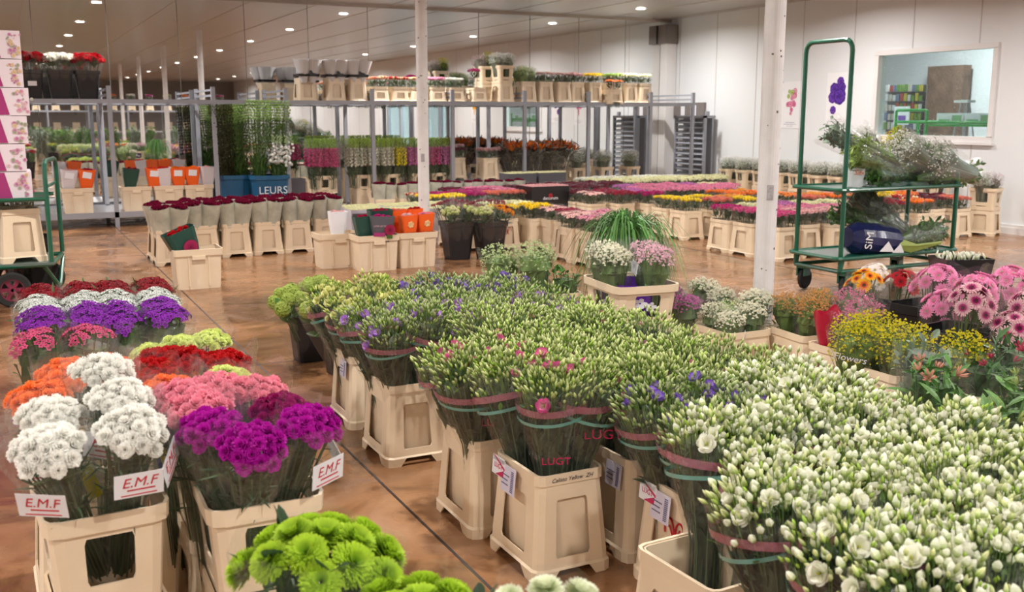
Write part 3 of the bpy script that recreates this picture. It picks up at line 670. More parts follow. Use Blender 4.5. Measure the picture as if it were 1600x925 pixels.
BUILD['lis_purple'] = lis_recipe((.17, .28, .06), (.55, .60, .32), (.6, .55, .7), (.14, .03, .45), 7); BUILD['lis_lilac'] = lis_recipe(GB0, (.50, .54, .30), (.6, .4, .7), (.42, .20, .62), 7)
BUILD['lis_white'] = lis_recipe((.30, .42, .08), (.76, .78, .46), (.80, .82, .60), (.90, .89, .80), 9, 150, br=.88, shape='white', hr=.026)
BUILD['lis_cream'] = lis_recipe((.22, .33, .04), (.70, .70, .25), (.62, .66, .18), (.84, .82, .42), 12, 90, br=.95, hr=.026)
NV.update(lis_pink=4, lis_white=4, lis_green=4)
def gerb_recipe(c0, c1, cc, n=13, R=.13, hr=.05, z=.5, sleeve=True):
    def f(rr):
        hm = [h_gerb(hr, c0, c1, cc, rr).mesh('flower_head', m=PETAL) for _ in range(2)]; out = []
        for i in range(n):
            q = math.sqrt((i+.3)/n)*R; a = i*2.4; x, y = q*math.cos(a), q*math.sin(a)
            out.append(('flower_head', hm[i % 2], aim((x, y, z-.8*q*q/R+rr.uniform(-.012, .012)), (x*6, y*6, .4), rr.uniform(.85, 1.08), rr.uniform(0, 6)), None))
        out.append(('stems', stems_mesh(n, .04, R*.8, 0, z-.02, rr, (.12, .20, .05), thick=.0035), None, None))
        if sleeve: out.append(('sleeve', sleeve_mesh(.0, z-.03, .05, R+.02, rr, None, .03), None, None))
        return out
    return f
BUILD['gerb_pink'] = gerb_recipe((.78, .22, .42), (.86, .34, .56), (.75, .42, .42), 16, .14, .046); BUILD['gerb_rose'] = gerb_recipe((.42, .02, .16), (.86, .58, .60), (.14, .01, .04))
BUILD['gerb_gold'] = gerb_recipe((.80, .12, .01), (.90, .55, .02), (.18, .03, .01), 9, .10, .045); BUILD['gerb_red'] = gerb_recipe((.38, .006, .015), (.48, .01, .02), (.15, .01, .01), 9, .10, .045)
BUILD['gerb_white'] = gerb_recipe((.85, .78, .70), (.88, .80, .76), (.7, .6, .3), 12, .10, .042); BUILD['gerb_yellow'] = gerb_recipe((.75, .62, .02), (.86, .78, .05), (.5, .45, .05), 9, .10, .045)
def mum_big(c, n=9, R=.13, hr=.052, z=.5, layers=6, pet=15, c0=None, wd=.16):
    def f(rr):
        def head():
            b = MB(); c1 = np.array(c)
            for k in range(layers):
                el = k/(layers-1); q = math.cos(el*1.35); zz = math.sin(el*1.35)
                b.add(gp(petal_fan(max(5, int(pet*(.45+.55*q))), .1*hr, hr*(.25+.75*q), hr*wd*2.0, zz*hr*.35, zz*hr*.8+.02*hr, c1*.55 if c0 is None else np.array(c0), c1*rr.uniform(.92, 1.05), rr)))
            return b.mesh('flower_head', m=PETAL)
        hm = [head() for _ in range(2)]; out = []
        for i in range(n):
            q = math.sqrt((i+.3)/n)*R; a = i*2.4; x, y = q*math.cos(a), q*math.sin(a)
            out.append(('flower_head', hm[i % 2], aim((x, y, z-.5*q*q/R+rr.uniform(-.01, .01)), (x*4, y*4, .4), rr.uniform(.9, 1.1), rr.uniform(0, 6)), None))
        out.append(('stems', stems_mesh(n, .04, R*.9, 0, z-.02, rr, (.05, .09, .04), 5, (.05, .10, .05), (.07, .035), .004, (.5, .98)), None, None))
        out.append(('sleeve', sleeve_mesh(.0, z-.03, .05, R+.03, rr, None, .03), None, None)); return out
    return f
BUILD['mum_lime'] = mum_big((.50, .70, .05), 17, .145, .046, .5, 10, 30, (.16, .34, .01), .085); BUILD['mum_ball'] = mum_big((.88, .90, .74), 5, .09, .036, .5, 8, 18, (.6, .7, .3), .16)
def hyd(rr):                                # lime viburnum / hydrangea balls
    out = []; 
    def head():
        b = MB()
        for i in range(70):
            z = 1-2*(i+.5)/70
            if z < -.5: continue
            a = i*2.4; q = math.sqrt(1-z*z); d = (q*math.cos(a), q*math.sin(a), z)
            b.add(gp(petal_fan(4, .001, .013, .012, 0, .003, (.30, .42, .06), np.array((.50, .60, .14))*rr.uniform(.85, 1.15), rr)), aim(tuple(.047*k*rr.uniform(.93, 1.05) for k in d), d))
        b.add(lathe([(.01, -.035), (.036, -.02), (.042, .01), (.025, .036), (.004, .043)], 8, (.20, .30, .04))); return b.mesh('flower_head', m=PETAL)
    hm = [head(), head()]
    for i in range(8):
        q = math.sqrt((i+.3)/8)*.105; a = i*2.4; x, y = q*math.cos(a), q*math.sin(a)
        out.append(('flower_head', hm[i % 2], aim((x, y, .45-.5*q*q/.105), (x*4, y*4, .4), rr.uniform(.85, 1.1)), None))
    out.append(('stems', stems_mesh(8, .04, .09, 0, .42, rr, (.08, .14, .04), 5, (.08, .2, .05), (.08, .05), .003, (.5, 1)), None, None))
    out.append(('sleeve', sleeve_mesh(0, .44, .05, .145, rr, None, .05), None, None)); return out
BUILD['lime_ball'] = hyd
def mist_recipe(c, n=220, R=.12, z=.42, dot=.006, spread=.10, sc=(.12, .2, .07), sleeve=True, H0=0, leaves=0, coretop=1.3):
    def f(rr):
        b = MB(); g = MB()
        for i in range(n):
            u = rr.random(); q = math.sqrt(rr.random())*R; a = rr.uniform(0, 6.28); x, y = q*math.cos(a), q*math.sin(a); zz = z+spread*(u-.5)-.35*q*q/R
            cc = np.array(c)*rr.uniform(.8, 1.1); s = dot*rr.uniform(.6, 1.3)
            b.add(([(x-s, y-s*.4, zz), (x+s, y-s*.4, zz), (x, y+s, zz), (x, y, zz+s*1.2)], [(0, 1, 3), (1, 2, 3), (2, 0, 3), (0, 2, 1)], cc))
            if i % 3 == 0: g.add(tube([(x*.75, y*.75, zz-.07), (x, y, zz)], .0009, 3, sc))
        for i in range(14): a = i*2.4; q = R*.75*math.sqrt(i/14); g.add(tube([(.03*math.cos(a), .03*math.sin(a), H0), (q*math.cos(a), q*math.sin(a), z-.03)], .002, 3, sc))
        for i in range(leaves):
            q = math.sqrt(rr.random())*R*.8; a = rr.uniform(0, 6.28); g.add(leaf(.06, .02, np.array(sc)*rr.uniform(.7, 1.4)), lmat((q*math.cos(a), q*math.sin(a), z*rr.uniform(.45, .95)), rr.uniform(0, 6), rr.uniform(.3, 1.3)))
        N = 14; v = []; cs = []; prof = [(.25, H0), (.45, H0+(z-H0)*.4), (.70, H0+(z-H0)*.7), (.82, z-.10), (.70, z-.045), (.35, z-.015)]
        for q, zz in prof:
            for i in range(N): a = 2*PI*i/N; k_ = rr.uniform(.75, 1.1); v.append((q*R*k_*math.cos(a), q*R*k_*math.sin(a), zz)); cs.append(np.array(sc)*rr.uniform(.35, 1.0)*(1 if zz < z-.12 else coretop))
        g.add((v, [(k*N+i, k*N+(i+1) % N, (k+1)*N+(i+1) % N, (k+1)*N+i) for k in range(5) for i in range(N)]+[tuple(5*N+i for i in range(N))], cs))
        out = [('blossoms', b.mesh('blossoms', m=PETAL), None, 'stuff'), ('stems', g.mesh('stems', m=LEAF), None, None)]
        if sleeve: out.append(('sleeve', sleeve_mesh(H0, z+.01, .04, R+.015, rr, None, .03, n=16, lv=4), None, None))
        return out
    return f
BUILD['gyp'] = mist_recipe((.80, .79, .74), 650, .15, .40, .007, .15, (.26, .30, .21)); BUILD['gyp_pink'] = mist_recipe((.62, .40, .45), 380, .15, .38, .0065, .16, (.2, .2, .14))
BUILD['wax'] = mist_recipe((.62, .72, .38), 300, .12, .42, .008, .12, (.16, .28, .07), True, 0, 20)
BUILD['goldenrod'] = mist_recipe((.66, .58, .02), 620, .125, .42, .0066, .17, (.13, .22, .03), True, 0, 90); BUILD['wax_pink'] = mist_recipe((.66, .22, .34), 260, .11, .36, .007, .07, (.14, .2, .08), True, 0, 20)
BUILD['wax_white'] = mist_recipe((.85, .83, .66), 260, .095, .36, .0085, .06, (.12, .2, .06), True, 0, 20); BUILD['wax_blush'] = mist_recipe((.82, .52, .60), 260, .095, .36, .0085, .06, (.12, .2, .06), True, 0, 20)
BUILD['wax_lilac'] = mist_recipe((.52, .13, .36), 240, .09, .34, .008, .06, (.10, .16, .06), True, 0, 20); BUILD['wax_amber'] = mist_recipe((.62, .32, .10), 260, .10, .36, .0075, .08, (.14, .22, .04), True, 0, 40)
BUILD['protea_dark'] = mist_recipe((.10, .03, .03), 260, .15, .42, .014, .18, (.12, .09, .07), True, 0, 60)
def greens(rr, c=(.10, .24, .05), z=.5, R=.13, n=24, ll=.09, lw=.03, nl=11, tip=None, tipn=0, tipc=None):
    out = [('foliage', stems_mesh(n, .035, R, 0, z, rr, np.array(c)*.8, nl, c, (ll, lw), .003, (.40, 1.05), core=.7), None, 'stuff')]
    if tipn:
        hm = gp_tip(tipc, rr)
        for i in range(tipn): q = math.sqrt((i+.4)/tipn)*R; a = i*2.4; out.append(('blossom', hm, aim((q*math.cos(a), q*math.sin(a), z+.01), (q*math.cos(a)*3, q*math.sin(a)*3, .3), rr.uniform(.7, 1.1)), None))
    out.append(('sleeve', sleeve_mesh(0, z-.02, .045, R+.03, rr, None, .05), None, None)); return out
def gp_tip(c, rr):
    b = MB(); 
    for k in range(2): b.add(gp(petal_fan(6, .003, .030-.006*k, .010, 0, .028+.01*k, np.array(c)*.7, c, rr)))
    return b.mesh('blossom', m=PETAL)
BUILD['lily'] = lambda rr: greens(rr, (.09, .22, .05), .52, .12, 14, .085, .022, 12, None, 5, (.72, .36, .26)); BUILD['lily_pink'] = lambda rr: greens(rr, (.08, .18, .06), .5, .13, 14, .08, .03, 10, None, 4, (.50, .07, .12))
BUILD['lily_green'] = lambda rr: greens(rr, (.13, .27, .07), .5, .14, 16, .10, .024, 12, None, 4, (.45, .52, .18)); BUILD['ruscus'] = lambda rr: greens(rr, (.09, .22, .04), .55, .11, 16, .05, .025, 14)
BUILD['eucalyptus'] = lambda rr: greens(rr, (.20, .27, .19), .55, .12, 14, .04, .03, 14); BUILD['kale'] = lambda rr: greens(rr, (.22, .33, .06), .5, .10, 16, .05, .02, 10)
def grass(rr):
    b = MB()
    for i in range(420):
        a = rr.uniform(0, 6.28); out_ = rr.uniform(.12, 1.0); L = rr.uniform(.30, .50); h = rr.uniform(.95, 1.3); hb = h+out_*rr.uniform(.05, .5); wd = rr.uniform(.009, .016); pts = []
        for t in np.linspace(0, 1, 8):
            r = .03+L*out_*t; z = .42+h*t-hb*t*t; pts.append(Vector((r*math.cos(a+.2*t), r*math.sin(a+.2*t), z)))
        s = Vector((-math.sin(a), math.cos(a), 0))*wd/2; v = []; 
        for k, p in enumerate(pts): q = 1-.9*(k/7)**2; v += [tuple(p-s*q), tuple(p+s*q)]
        b.add((v, [(2*k, 2*k+1, 2*k+3, 2*k+2) for k in range(7)], np.array((.10, .25, .06))*rr.uniform(.5, 1.7)))
    return [('blades', b.mesh('blades', m=LEAF), None, 'stuff'), ('stems', stems_mesh(40, .03, .05, 0, .4, rr, (.12, .2, .07), thick=.002), None, None)]
BUILD['grass'] = grass; NV['grass'] = 1
def spike_recipe(c, nb=14, z0=.34, z1=.62, R=.13, ns=12, top=(.20, .32, .08), dot=.015, stemc=(.09, .15, .06), tall=.14, jt=.006, sleeve=True):
    def f(rr):
        b = MB(); g = MB()
        for i in range(ns):
            q = math.sqrt((i+.4)/ns)*R; a = i*2.4; x, y = q*math.cos(a), q*math.sin(a); g.add(tube([(x*.4, y*.4, 0), (x, y, z1)], .003, 3, stemc))
            for k in range(nb):
                t = k/nb; zz = z0+(z1-z0)*t; aa = k*2.4; s = dot*(1-.3*t); cc = np.array(c)*rr.uniform(.8, 1.1)
                b.add(lathe([(s*.2, -s, cc*.7), (s, 0, cc), (s*.4, s*.7, cc)], 5), aim((x+.012*math.cos(aa)+rr.uniform(-jt, jt), y+.012*math.sin(aa)+rr.uniform(-jt, jt), zz+rr.uniform(-jt, jt)), (math.cos(aa), math.sin(aa), .4)))
            for k in range(7):
                aa = k*2.4; zz = z1+tall*k/7; g.add(bud(.03, .006, top, np.array(top)*1.4), aim((x+.006*math.cos(aa), y+.006*math.sin(aa), zz-.02), (math.cos(aa)*.3, math.sin(aa)*.3, 1)))
            for k in range(7): t = rr.uniform(.35, .8)*z0/z1; g.add(leaf(.11, .014, np.array(stemc)*rr.uniform(.7, 1.6), .2), lmat((x*(.4+.6*t), y*(.4+.6*t), z1*t), rr.uniform(0, 6), rr.uniform(.6, 1.4)))
        return [('blossoms', b.mesh('blossoms', m=PETAL), None, None), ('stems', g.mesh('stems', m=LEAF), None, None)] + ([('sleeve', sleeve_mesh(0, z1+.02, .06, R+.02, rr, None, .03, n=16), None, None)] if sleeve else [])
    return f
BUILD['stock_pink'] = spike_recipe((.80, .12, .32), 14, .34, .60, .13, 16, (.26, .42, .08), .02); BUILD['stock_white'] = spike_recipe((.86, .84, .70), 14, .34, .60, .13, 16, (.32, .46, .08), .02); BUILD['stock_yellow'] = spike_recipe((.88, .76, .02), 14, .34, .60, .13, 16, (.3, .42, .06), .02); BUILD['stock_lilac'] = spike_recipe((.70, .20, .48), 14, .34, .60, .13, 16, (.26, .40, .08), .02)
BUILD['gladiolus'] = spike_recipe((.16, .24, .07), 10, .5, .85, .14, 44, (.22, .36, .08), .011, (.10, .19, .05), .22, .01, False); BUILD['delphinium_white'] = spike_recipe((.86, .86, .82), 9, .40, .66, .14, 12, (.3, .4, .2), .026, (.09, .16, .05), .10, .03, False)
BUILD['dark_branch'] = spike_recipe((.05, .05, .02), 14, .4, .95, .14, 40, (.06, .07, .02), .012, (.05, .05, .02), .1, .01, False)
def tropic(rr):
    out = []; hm = []
    for c in ((.78, .20, .02), (.70, .13, .03)):
        b = MB()
        for k in range(5): b.add(leaf(.13, .04, np.array(c)*rr.uniform(.7, 1.15), -.1), lmat((0, 0, 0), k*1.2, rr.uniform(.5, 1.3)))
        hm.append(b.mesh('blossom', m=PETAL))
    for i in range(8): q = math.sqrt((i+.4)/8)*.15; a = i*2.4; out.append(('blossom', hm[i % 2], T(q*math.cos(a), q*math.sin(a), .56-.3*q, 0, 0, a), None))
    out.append(('stems', stems_mesh(16, .05, .19, 0, .58, rr, (.12, .10, .07), 8, (.14, .12, .09), (.13, .025), .004, (.6, 1.05)), None, None)); out.append(('sleeve', sleeve_mesh(0, .5, .06, .19, rr, None, .05), None, None)); return out
BUILD['tropical'] = tropic

ORD = ['first', 'second', 'third', 'fourth', 'fifth', 'sixth', 'seventh', 'eighth', 'ninth', 'tenth', 'eleventh', 'twelfth', 'thirteenth', 'fourteenth', 'fifteenth', 'sixteenth']
POS4 = [('front left', -.07, -.09), ('front right', .07, -.09), ('back left', -.07, .09), ('back right', .07, .09)]
NICE = dict(rose='rose', daisy='daisy', mum='chrysanthemum', spray='spray flower', tulip='tulip', carn='carnation', lis='lisianthus', stock='stock', willy='sweet william', wax='wax flower', gerb='gerbera')
CN = dict(darkred='dark red', hotpink='hot pink', palepink='pale pink')
def noun_of(key):
    k, _, c = key.partition('_')
    sp = dict(foil_rose=('dark red rose', 'rose_bouquet'), mixed_spray=('orange spray rose', 'rose_bouquet'), cream_spray=('cream spray rose', 'rose_bouquet'), wine_spray=('wine red berry', 'berry_bouquet'), gyp=('white gypsophila', 'gypsophila_bouquet'), gyp_pink=('dusky pink gypsophila', 'gypsophila_bouquet'),
              grey_sleeved=('grey sleeved', 'wrapped_bouquet'), tropical=('orange tropical', 'tropical_bouquet'), protea_dark=('dark protea', 'protea_bouquet'), goldenrod=('goldenrod', 'goldenrod_bouquet'), wax=('pale green wax flower', 'wax_flower_bouquet'), lime_ball=('lime green viburnum', 'viburnum_bouquet'))
    if key in sp: return sp[key]
    n = NICE.get(k, k); return (CN.get(c, c)+' '+n).strip(), n.replace(' ', '_')+'_bouquet'
def fill(key, x, y, z, where, group, pos=POS4, s=1.0, rot=0, lean=0, h=.0, name=None):
    a, nn = noun_of(key)
    if name: a = name
    for p, dx, dy in pos:
        xx = x+dx*math.cos(rot)-dy*math.sin(rot)+U(-.008, .008); yy = y+dx*math.sin(rot)+dy*math.cos(rot)+U(-.008, .008)
        ln = (-(dy)*lean*1.0+U(-.03, .03), (dx)*lean+U(-.03, .03))
        bouquet(key, xx, yy, z+h, ('%s bunch, %s, %s' % (a, p, where)), nn, None, ln, s*U(.94, 1.05), group)
def block(x0, y0, cols, where, dx=.35, dy=.42, z=0, kind='std', off=0.0, collar=False, pos=POS4, s=1.0, skewx=0, skewy=0, h=None, hearts=(), lean=.6):
    """cols[row][i]: recipe key; row 0 nearest; the rim of the crate carries the bunches"""
    H_ = CR[kind][2] if not collar else .64; ny = len(cols)
    for r, row in enumerate(cols):
        for i, key in enumerate(row):
            if key is None: continue
            x = x0+i*dx+r*skewx; y = y0+r*dy+i*skewy
            rowt = '' if ny == 1 else (['front row ', 'second row ', 'third row ', 'fourth row ', 'fifth row '][r])
            w_ = '%s crate, %s%s' % (ORD[i], rowt, where)
            crate(x, y, 'cream plastic crate, %s %sof %s' % (ORD[i], rowt, where), 'crates of '+where, kind, z, U(-.03, .03), collar, heart=(r, i) in hearts)
            CRATE[0].scale = (1.10, 1.06, 1)
            if key == '-': continue
            fill(key, x, y, z+H_-.02 if h is None else h, w_, key.replace('_', ' ')+' bunches of '+where, pos, s, lean=lean)

def aimed(key, base, tip, lab, s=None, grp=None, L=.62, spin=0, name=None):
    o = bpy.data.objects.new(name or noun_of(key)[1], None); C.objects.link(o); b = Vector(base); d = Vector(tip)-b
    o.location = b; o.rotation_euler = (d.to_track_quat('Z', 'Y').to_matrix() @ Matrix.Rotation(spin, 3, 'Z')).to_euler()
    k = s or d.length/L; o.scale = (k,)*3
    if s: o.location = Vector(tip)-d.normalized()*L*s; tag(o, lab, 'bouquet', grp)
    for nm, me, M, kd in recipe(key, R0.randrange(NV.get(key, 3))): part(nm, me, o, M, kind=kd)
    return o

# ------------------------------------------------------------------ lisianthus field in the middle
LF = 'the lisianthus field'
rowsL = [  # y, cells (x, key or '-')
 (5.02, [(1.64, 'lis_cream'), (2.00, 'lis_purple'), (2.36, 'lis_purple')]),
 (4.40, [(1.62, 'lis_lilac'), (1.99, 'lis_lilac'), (2.35, 'lis_lilac')]),
 (3.96, [(2.02, 'lis_green'), (2.38, 'lis_green')]),
 (3.50, [(1.64, 'lis_pink'), (2.01, 'lis_green'), (2.37, 'lis_green')]),
 (3.06, [(1.68, 'lis_pink'), (2.05, 'lis_green'), (2.41, 'lis_green')]),
 (2.60, [(2.02, 'lis_purple'), (2.39, 'lis_white')]),
 (2.12, [(1.68, 'lis_white'), (2.04, 'lis_white'), (2.40, 'lis_white')]),
 (1.68, [(1.72, 'lis_white'), (2.08, 'lis_white'), (2.44, 'lis_white')]),
 (1.24, [(1.74, 'lis_white'), (2.10, 'lis_white'), (2.46, 'lis_white')])]
for r, (y, cells) in enumerate(rowsL):
    for i, (x, key) in enumerate(cells):
        wh = '%s crate of %s row from the mirror side, %s' % (ORD[i], ORD[r], LF)
        c = crate(x, y, 'cream plastic crate, %s in %s row counted from mirror side of %s' % (ORD[i], ORD[r], LF), 'crates of '+LF, rz=U(-.03, .03) if (i or r != 6) else .05)
        if r == 6 and i == 0: pos = [('front right', .10, -.06), ('back right', .10, .12)]
        elif r == 4 and i == 0: pos = [('front left', -.02, -.06), ('front right', .09, -.05), ('back left', -.05, .10), ('back right', .07, .10)]
        else: pos = POS4
        a, nn = noun_of(key)
        for p, dx, dy in pos:
            ox, oy = (dx*.62, dy*.72) if pos is POS4 else (dx*.55, dy*.7)
            kx = 1.9 if (i == 0 and dx < 0) or (i == len(cells)-1 and dx > 0) else .9
            lean = (-dy*(1.2 if dy > 0 else 1.5)+U(-.03, .03), dx*kx*1.1+U(-.03, .03))
            bouquet(key, x+ox, y+oy, .05, '%s bunch, %s of %s crate, %s row, %s' % (a, p, ORD[i], ORD[r], LF), nn, None, lean, U(.97, 1.05), '%s bunches of %s' % (a, LF))
        if (r, i) in ((4, 0), (5, 0)):     # stickers with the grower's mark
            part('sticker', STK, c, T(-.153, .02, .315, -.10, 0, -PI/2, (1.1, 1, 1.1))); part('barcode', STKP, c, T(-.154, .02, .315, -.10, 0, -PI/2, (1.1, 1, 1.1)))
            s2 = part('sticker', geo('sticker', PAPER, gbox(-.05, -.003, -.03, .05, -.0018, .035), gbox(-.05, -.003, .02, .045, -.0018, .04)), c, T(-.150, .10, .335, -.10, 0, -PI/2))
            text('LUGT', .026, CRIMINK, s2, FRONT(0, -.004, .005, 0)); part('arrow', geo('arrow', CRIMINK, ([(-.02, -.0035, -.028), (.045, -.0035, -.028), (.045, -.0035, 0)], [(0, 1, 2)], W3), ([(-.05, -.0035, .040), (-.04, -.0035, .040), (.05, -.0035, .008), (.05, -.0035, -.002)], [(0, 1, 2, 3)], W3)), s2)
        if (r, i) == (4, 0): text('Calisto Yellow  ZH', .021, DARKINK, c, FRONT(0, -.1735, .360, 0), 'handwriting', .0002, .3)
        if (r, i) in ((5, 0), (2, 0)): part('knot_print', HEART, c, T(-.122, -.02, .22, 0, 0, -PI/2))
        if (r, i) in ((0, 0), (4, 1)): part('sticker', STK, c, T(-.150, -.09, .31, -.10, 0, -PI/2)); part('barcode', STKP, c, T(-.151, -.09, .31, -.10, 0, -PI/2))
# printed names on a few sleeves
for nm in ('lis_pink', 'lis_green', 'lis_purple'):
    pass
def sleeve_print(x, y, z, rz, tip, s=.055):
    best = None
    for o in C.objects:
        if o.parent is None and o.name.startswith('lisianthus') and (o.location.x-x)**2+(o.location.y-y)**2 < .03: 
            d = (o.location.x-x)**2+(o.location.y-y)**2
            if best is None or d < best[0]: best = (d, o)
    if best:
        o = best[1]; M = o.matrix_basis.inverted() @ (Matrix.Translation((x, y, z)) @ Euler((PI/2-tip, 0, rz)).to_matrix().to_4x4())
        text('LUGT', s, CRIMINK, o, np.array(M), 'sleeve_print')
bpy.context.view_layer.update()
sleeve_print(1.80, 2.88, .50, -.45, -.22); sleeve_print(1.58, 3.29, .46, -.5, -.25, .045)
sleeve_print(1.97, 2.41, .48, -.5, -.22); sleeve_print(1.60, 2.86, .44, -.4, -.22, .04)

# lime viburnum in black buckets at the near corner of the field
for k, (x, y, w_) in enumerate([(1.72, 6.45, 'standing furthest left'), (1.82, 6.02, 'nearer the cream crates'), (2.12, 6.30, 'behind the other two')]):
    bucket(x, y, 'small black bucket of lime viburnum, %s' % w_, 'black buckets of lime viburnum', small=True, s=1.05)
    for q, (dx, dy) in enumerate([(-.05, -.03), (.05, .04)]):
        bouquet('lime_ball', x+dx, y+dy, .06, 'lime green viburnum bunch, %s, %s' % (['outer side', 'inner side'][q], w_), 'viburnum_bouquet', None, (-dy*3+.16 if q == 0 else -.1, -.30 if q == 0 else .1), 1.0, 'lime viburnum bunches')

# ------------------------------------------------------------------ carnations at lower left
CF = 'the carnation block'
def emf(o, M, s=1.0):
    p = part('sticker', geo('sticker', PAPER, gbox(-.062, -.001, -.036, .062, 0, .036)), o, M @ T(s=s))
    text('E.M.F', .040, REDINK, p, FRONT(0, -.002, .008, 0, 0), 'lettering', .0003, .25)
    part('red_line', geo('red_line', REDINK, gbox(-.03, -.002, -.016, .04, -.0011, -.012), gbox(-.045, -.002, -.030, .045, -.0011, -.027)), p)
crt = [(.15, 2.71, 1, 'first crate nearest the viewer, with a red knot print', .06), (.53, 2.60, 1, 'under the magenta bunches', -.02), (.17, 3.14, 1, 'behind the front white one', .03), (.53, 3.03, 1, 'behind the magenta one', 0),
 (.14, 3.56, 0, 'under the orange bunches', .02), (.50, 3.48, 0, 'under the red bunches', -.03), (.58, 4.00, 0, 'under the lime bunches at the back', 0)]
for x, y, col, nm, rz in crt: crate(x, y, 'scuffed cream carnation crate, %s' % nm, 'carnation crates', collar=bool(col), rz=rz, heart='knot' in nm)
cb_ = [('carn_white', (.09, 2.62, .62), (.03, 2.46, .86), 'front left, with a sticker'), ('carn_white', (.21, 2.62, .62), (.225, 2.46, .88), 'front right, with stickers'), ('carn_white', (.09, 2.80, .62), (.05, 2.72, .87), 'back left, in a blue and yellow sleeve'), ('carn_white', (.21, 2.80, .62), (.225, 2.70, .90), 'back right, tallest'),
 ('carn_white', (.20, 3.05, .2), (.20, 2.92, .93), 'in the second crate'),
 ('carn_magenta', (.46, 2.55, .62), (.40, 2.52, .85), 'left one'), ('carn_magenta', (.50, 2.50, .62), (.485, 2.36, .83), 'front one, lowest'), ('carn_magenta', (.60, 2.51, .62), (.645, 2.42, .85), 'right one, with stickers'), ('carn_wine', (.60, 2.68, .62), (.62, 2.62, .84), 'behind the magenta ones'),
 ('carn_pink', (.46, 2.92, .2), (.385, 2.80, .86), 'left one'), ('carn_pink', (.45, 2.75, .22), (.40, 2.66, .86), 'next to magenta'), ('carn_pink', (.60, 2.96, .2), (.62, 2.92, .82), 'right one'), ('carn_pink', (.53, 3.00, .2), (.50, 2.92, .84), 'between the other two'),
 ('carn_orange', (.10, 3.46, .12), (.03, 3.28, .78), 'outer front one'), ('carn_orange', (.20, 3.46, .12), (.13, 3.40, .80), 'front, second from outside'), ('carn_orange', (.12, 3.66, .12), (.13, 3.60, .78), 'outer back one'), ('carn_orange', (.22, 3.60, .12), (.25, 3.50, .80), 'touching the red ones'), ('carn_orange', (.42, 3.18, .18), (.385, 3.13, .80), 'alone between pink and red'),
 ('carn_red', (.44, 3.42, .12), (.37, 3.38, .80), 'left front one'), ('carn_red', (.56, 3.42, .12), (.62, 3.40, .80), 'right one'), ('carn_red', (.44, 3.60, .12), (.44, 3.56, .80), 'left back one'), ('carn_red', (.56, 3.58, .12), (.50, 3.46, .80), 'middle one'),
 ('carn_lime', (.58, 3.16, .18), (.57, 3.16, .80), 'small one beside orange and pink'), ('carn_lime', (.52, 3.94, .06), (.43, 3.92, .73), 'back row, left one'), ('carn_lime', (.63, 3.94, .06), (.55, 4.02, .74), 'back row, middle one'), ('carn_lime', (.64, 4.08, .06), (.67, 4.04, .74), 'back row, right one')]
for q, (key, b_, t_, lab) in enumerate(cb_):
    a, nn = noun_of(key)
    b = aimed(key, b_, t_, '%s bunch in the carnation block, %s' % (a, lab), (.92 if q < 9 else 1.0), 'carnation bunches', spin=0)
    th = lambda az, z=.50, s=1.0: np.array(Matrix.Rotation(az, 4, 'Z') @ Matrix.Translation((0, -.104, z)) @ Matrix.Rotation(-.28, 4, 'X') @ Matrix.Scale(s, 4))
    if q in (0, 1, 2): emf(b, th(-.1+.1*q))
    if q == 1: emf(b, th(1.1))
    if q == 3: emf(b, th(-.6))
    if q == 7: emf(b, th(.1)); emf(b, th(1.2, .49))
    if q in (2, 3): part('blue_yellow_print', geo('blue_yellow_print', mat('blue_film_print', (.02, .05, .35), .4), gbox(-.012, -.001, -.10, .012, 0, .06)), b, th(.75)); part('yellow_print', geo('yellow_print', mat('yellow_film_print', (.7, .6, .02), .4), gbox(-.02, -.0015, -.13, .02, -.0005, -.03)), b, th(.95))
# sweet william in black buckets
sw = [(.16, 4.66, 'willy_pink'), (.20, 5.00, 'willy_purple'), (.52, 4.96, 'willy_purple'), (.20, 5.34, 'willy_white'), (.54, 5.30, 'willy_white'), (.22, 5.68, 'willy_red'), (.56, 5.66, 'willy_red'), (.46, 4.62, None)]
swn = ['nearest the orange carnations', 'left purple one', 'right purple one', 'left white one', 'right white one', 'left dark red one', 'right dark red one', 'low and empty behind lime carnations']
for k, (x, y, key) in enumerate(sw):
    bucket(x, y, 'square black bucket of sweet william, %s' % swn[k] if key else 'square black bucket standing empty, %s' % swn[k], 'sweet william buckets', s=1.12 if key else .9, rz=U(-.05, .05))
    if not key: continue
    a, nn = noun_of(key)
    for q, (p, dx, dy) in enumerate([('front left', -.075, -.075), ('front right', .075, -.075), ('back left', -.075, .075), ('back right', .075, .075)]):
        if key == 'willy_pink' and q > 1: continue
        bouquet(key, x+dx*.8, y+dy*.8, .10, '%s bunch, %s, bucket %s' % (a, p, swn[k]), nn, None, (-dy*1.0+.03, dx*1.0), 1.10, 'sweet william bunches')
b = bouquet('willy_purple', .08, 4.30, .0, 'small mauve sweet william bunch low at the outer edge', 'sweet_william_bouquet', None, (.1, -.1), .85, None)
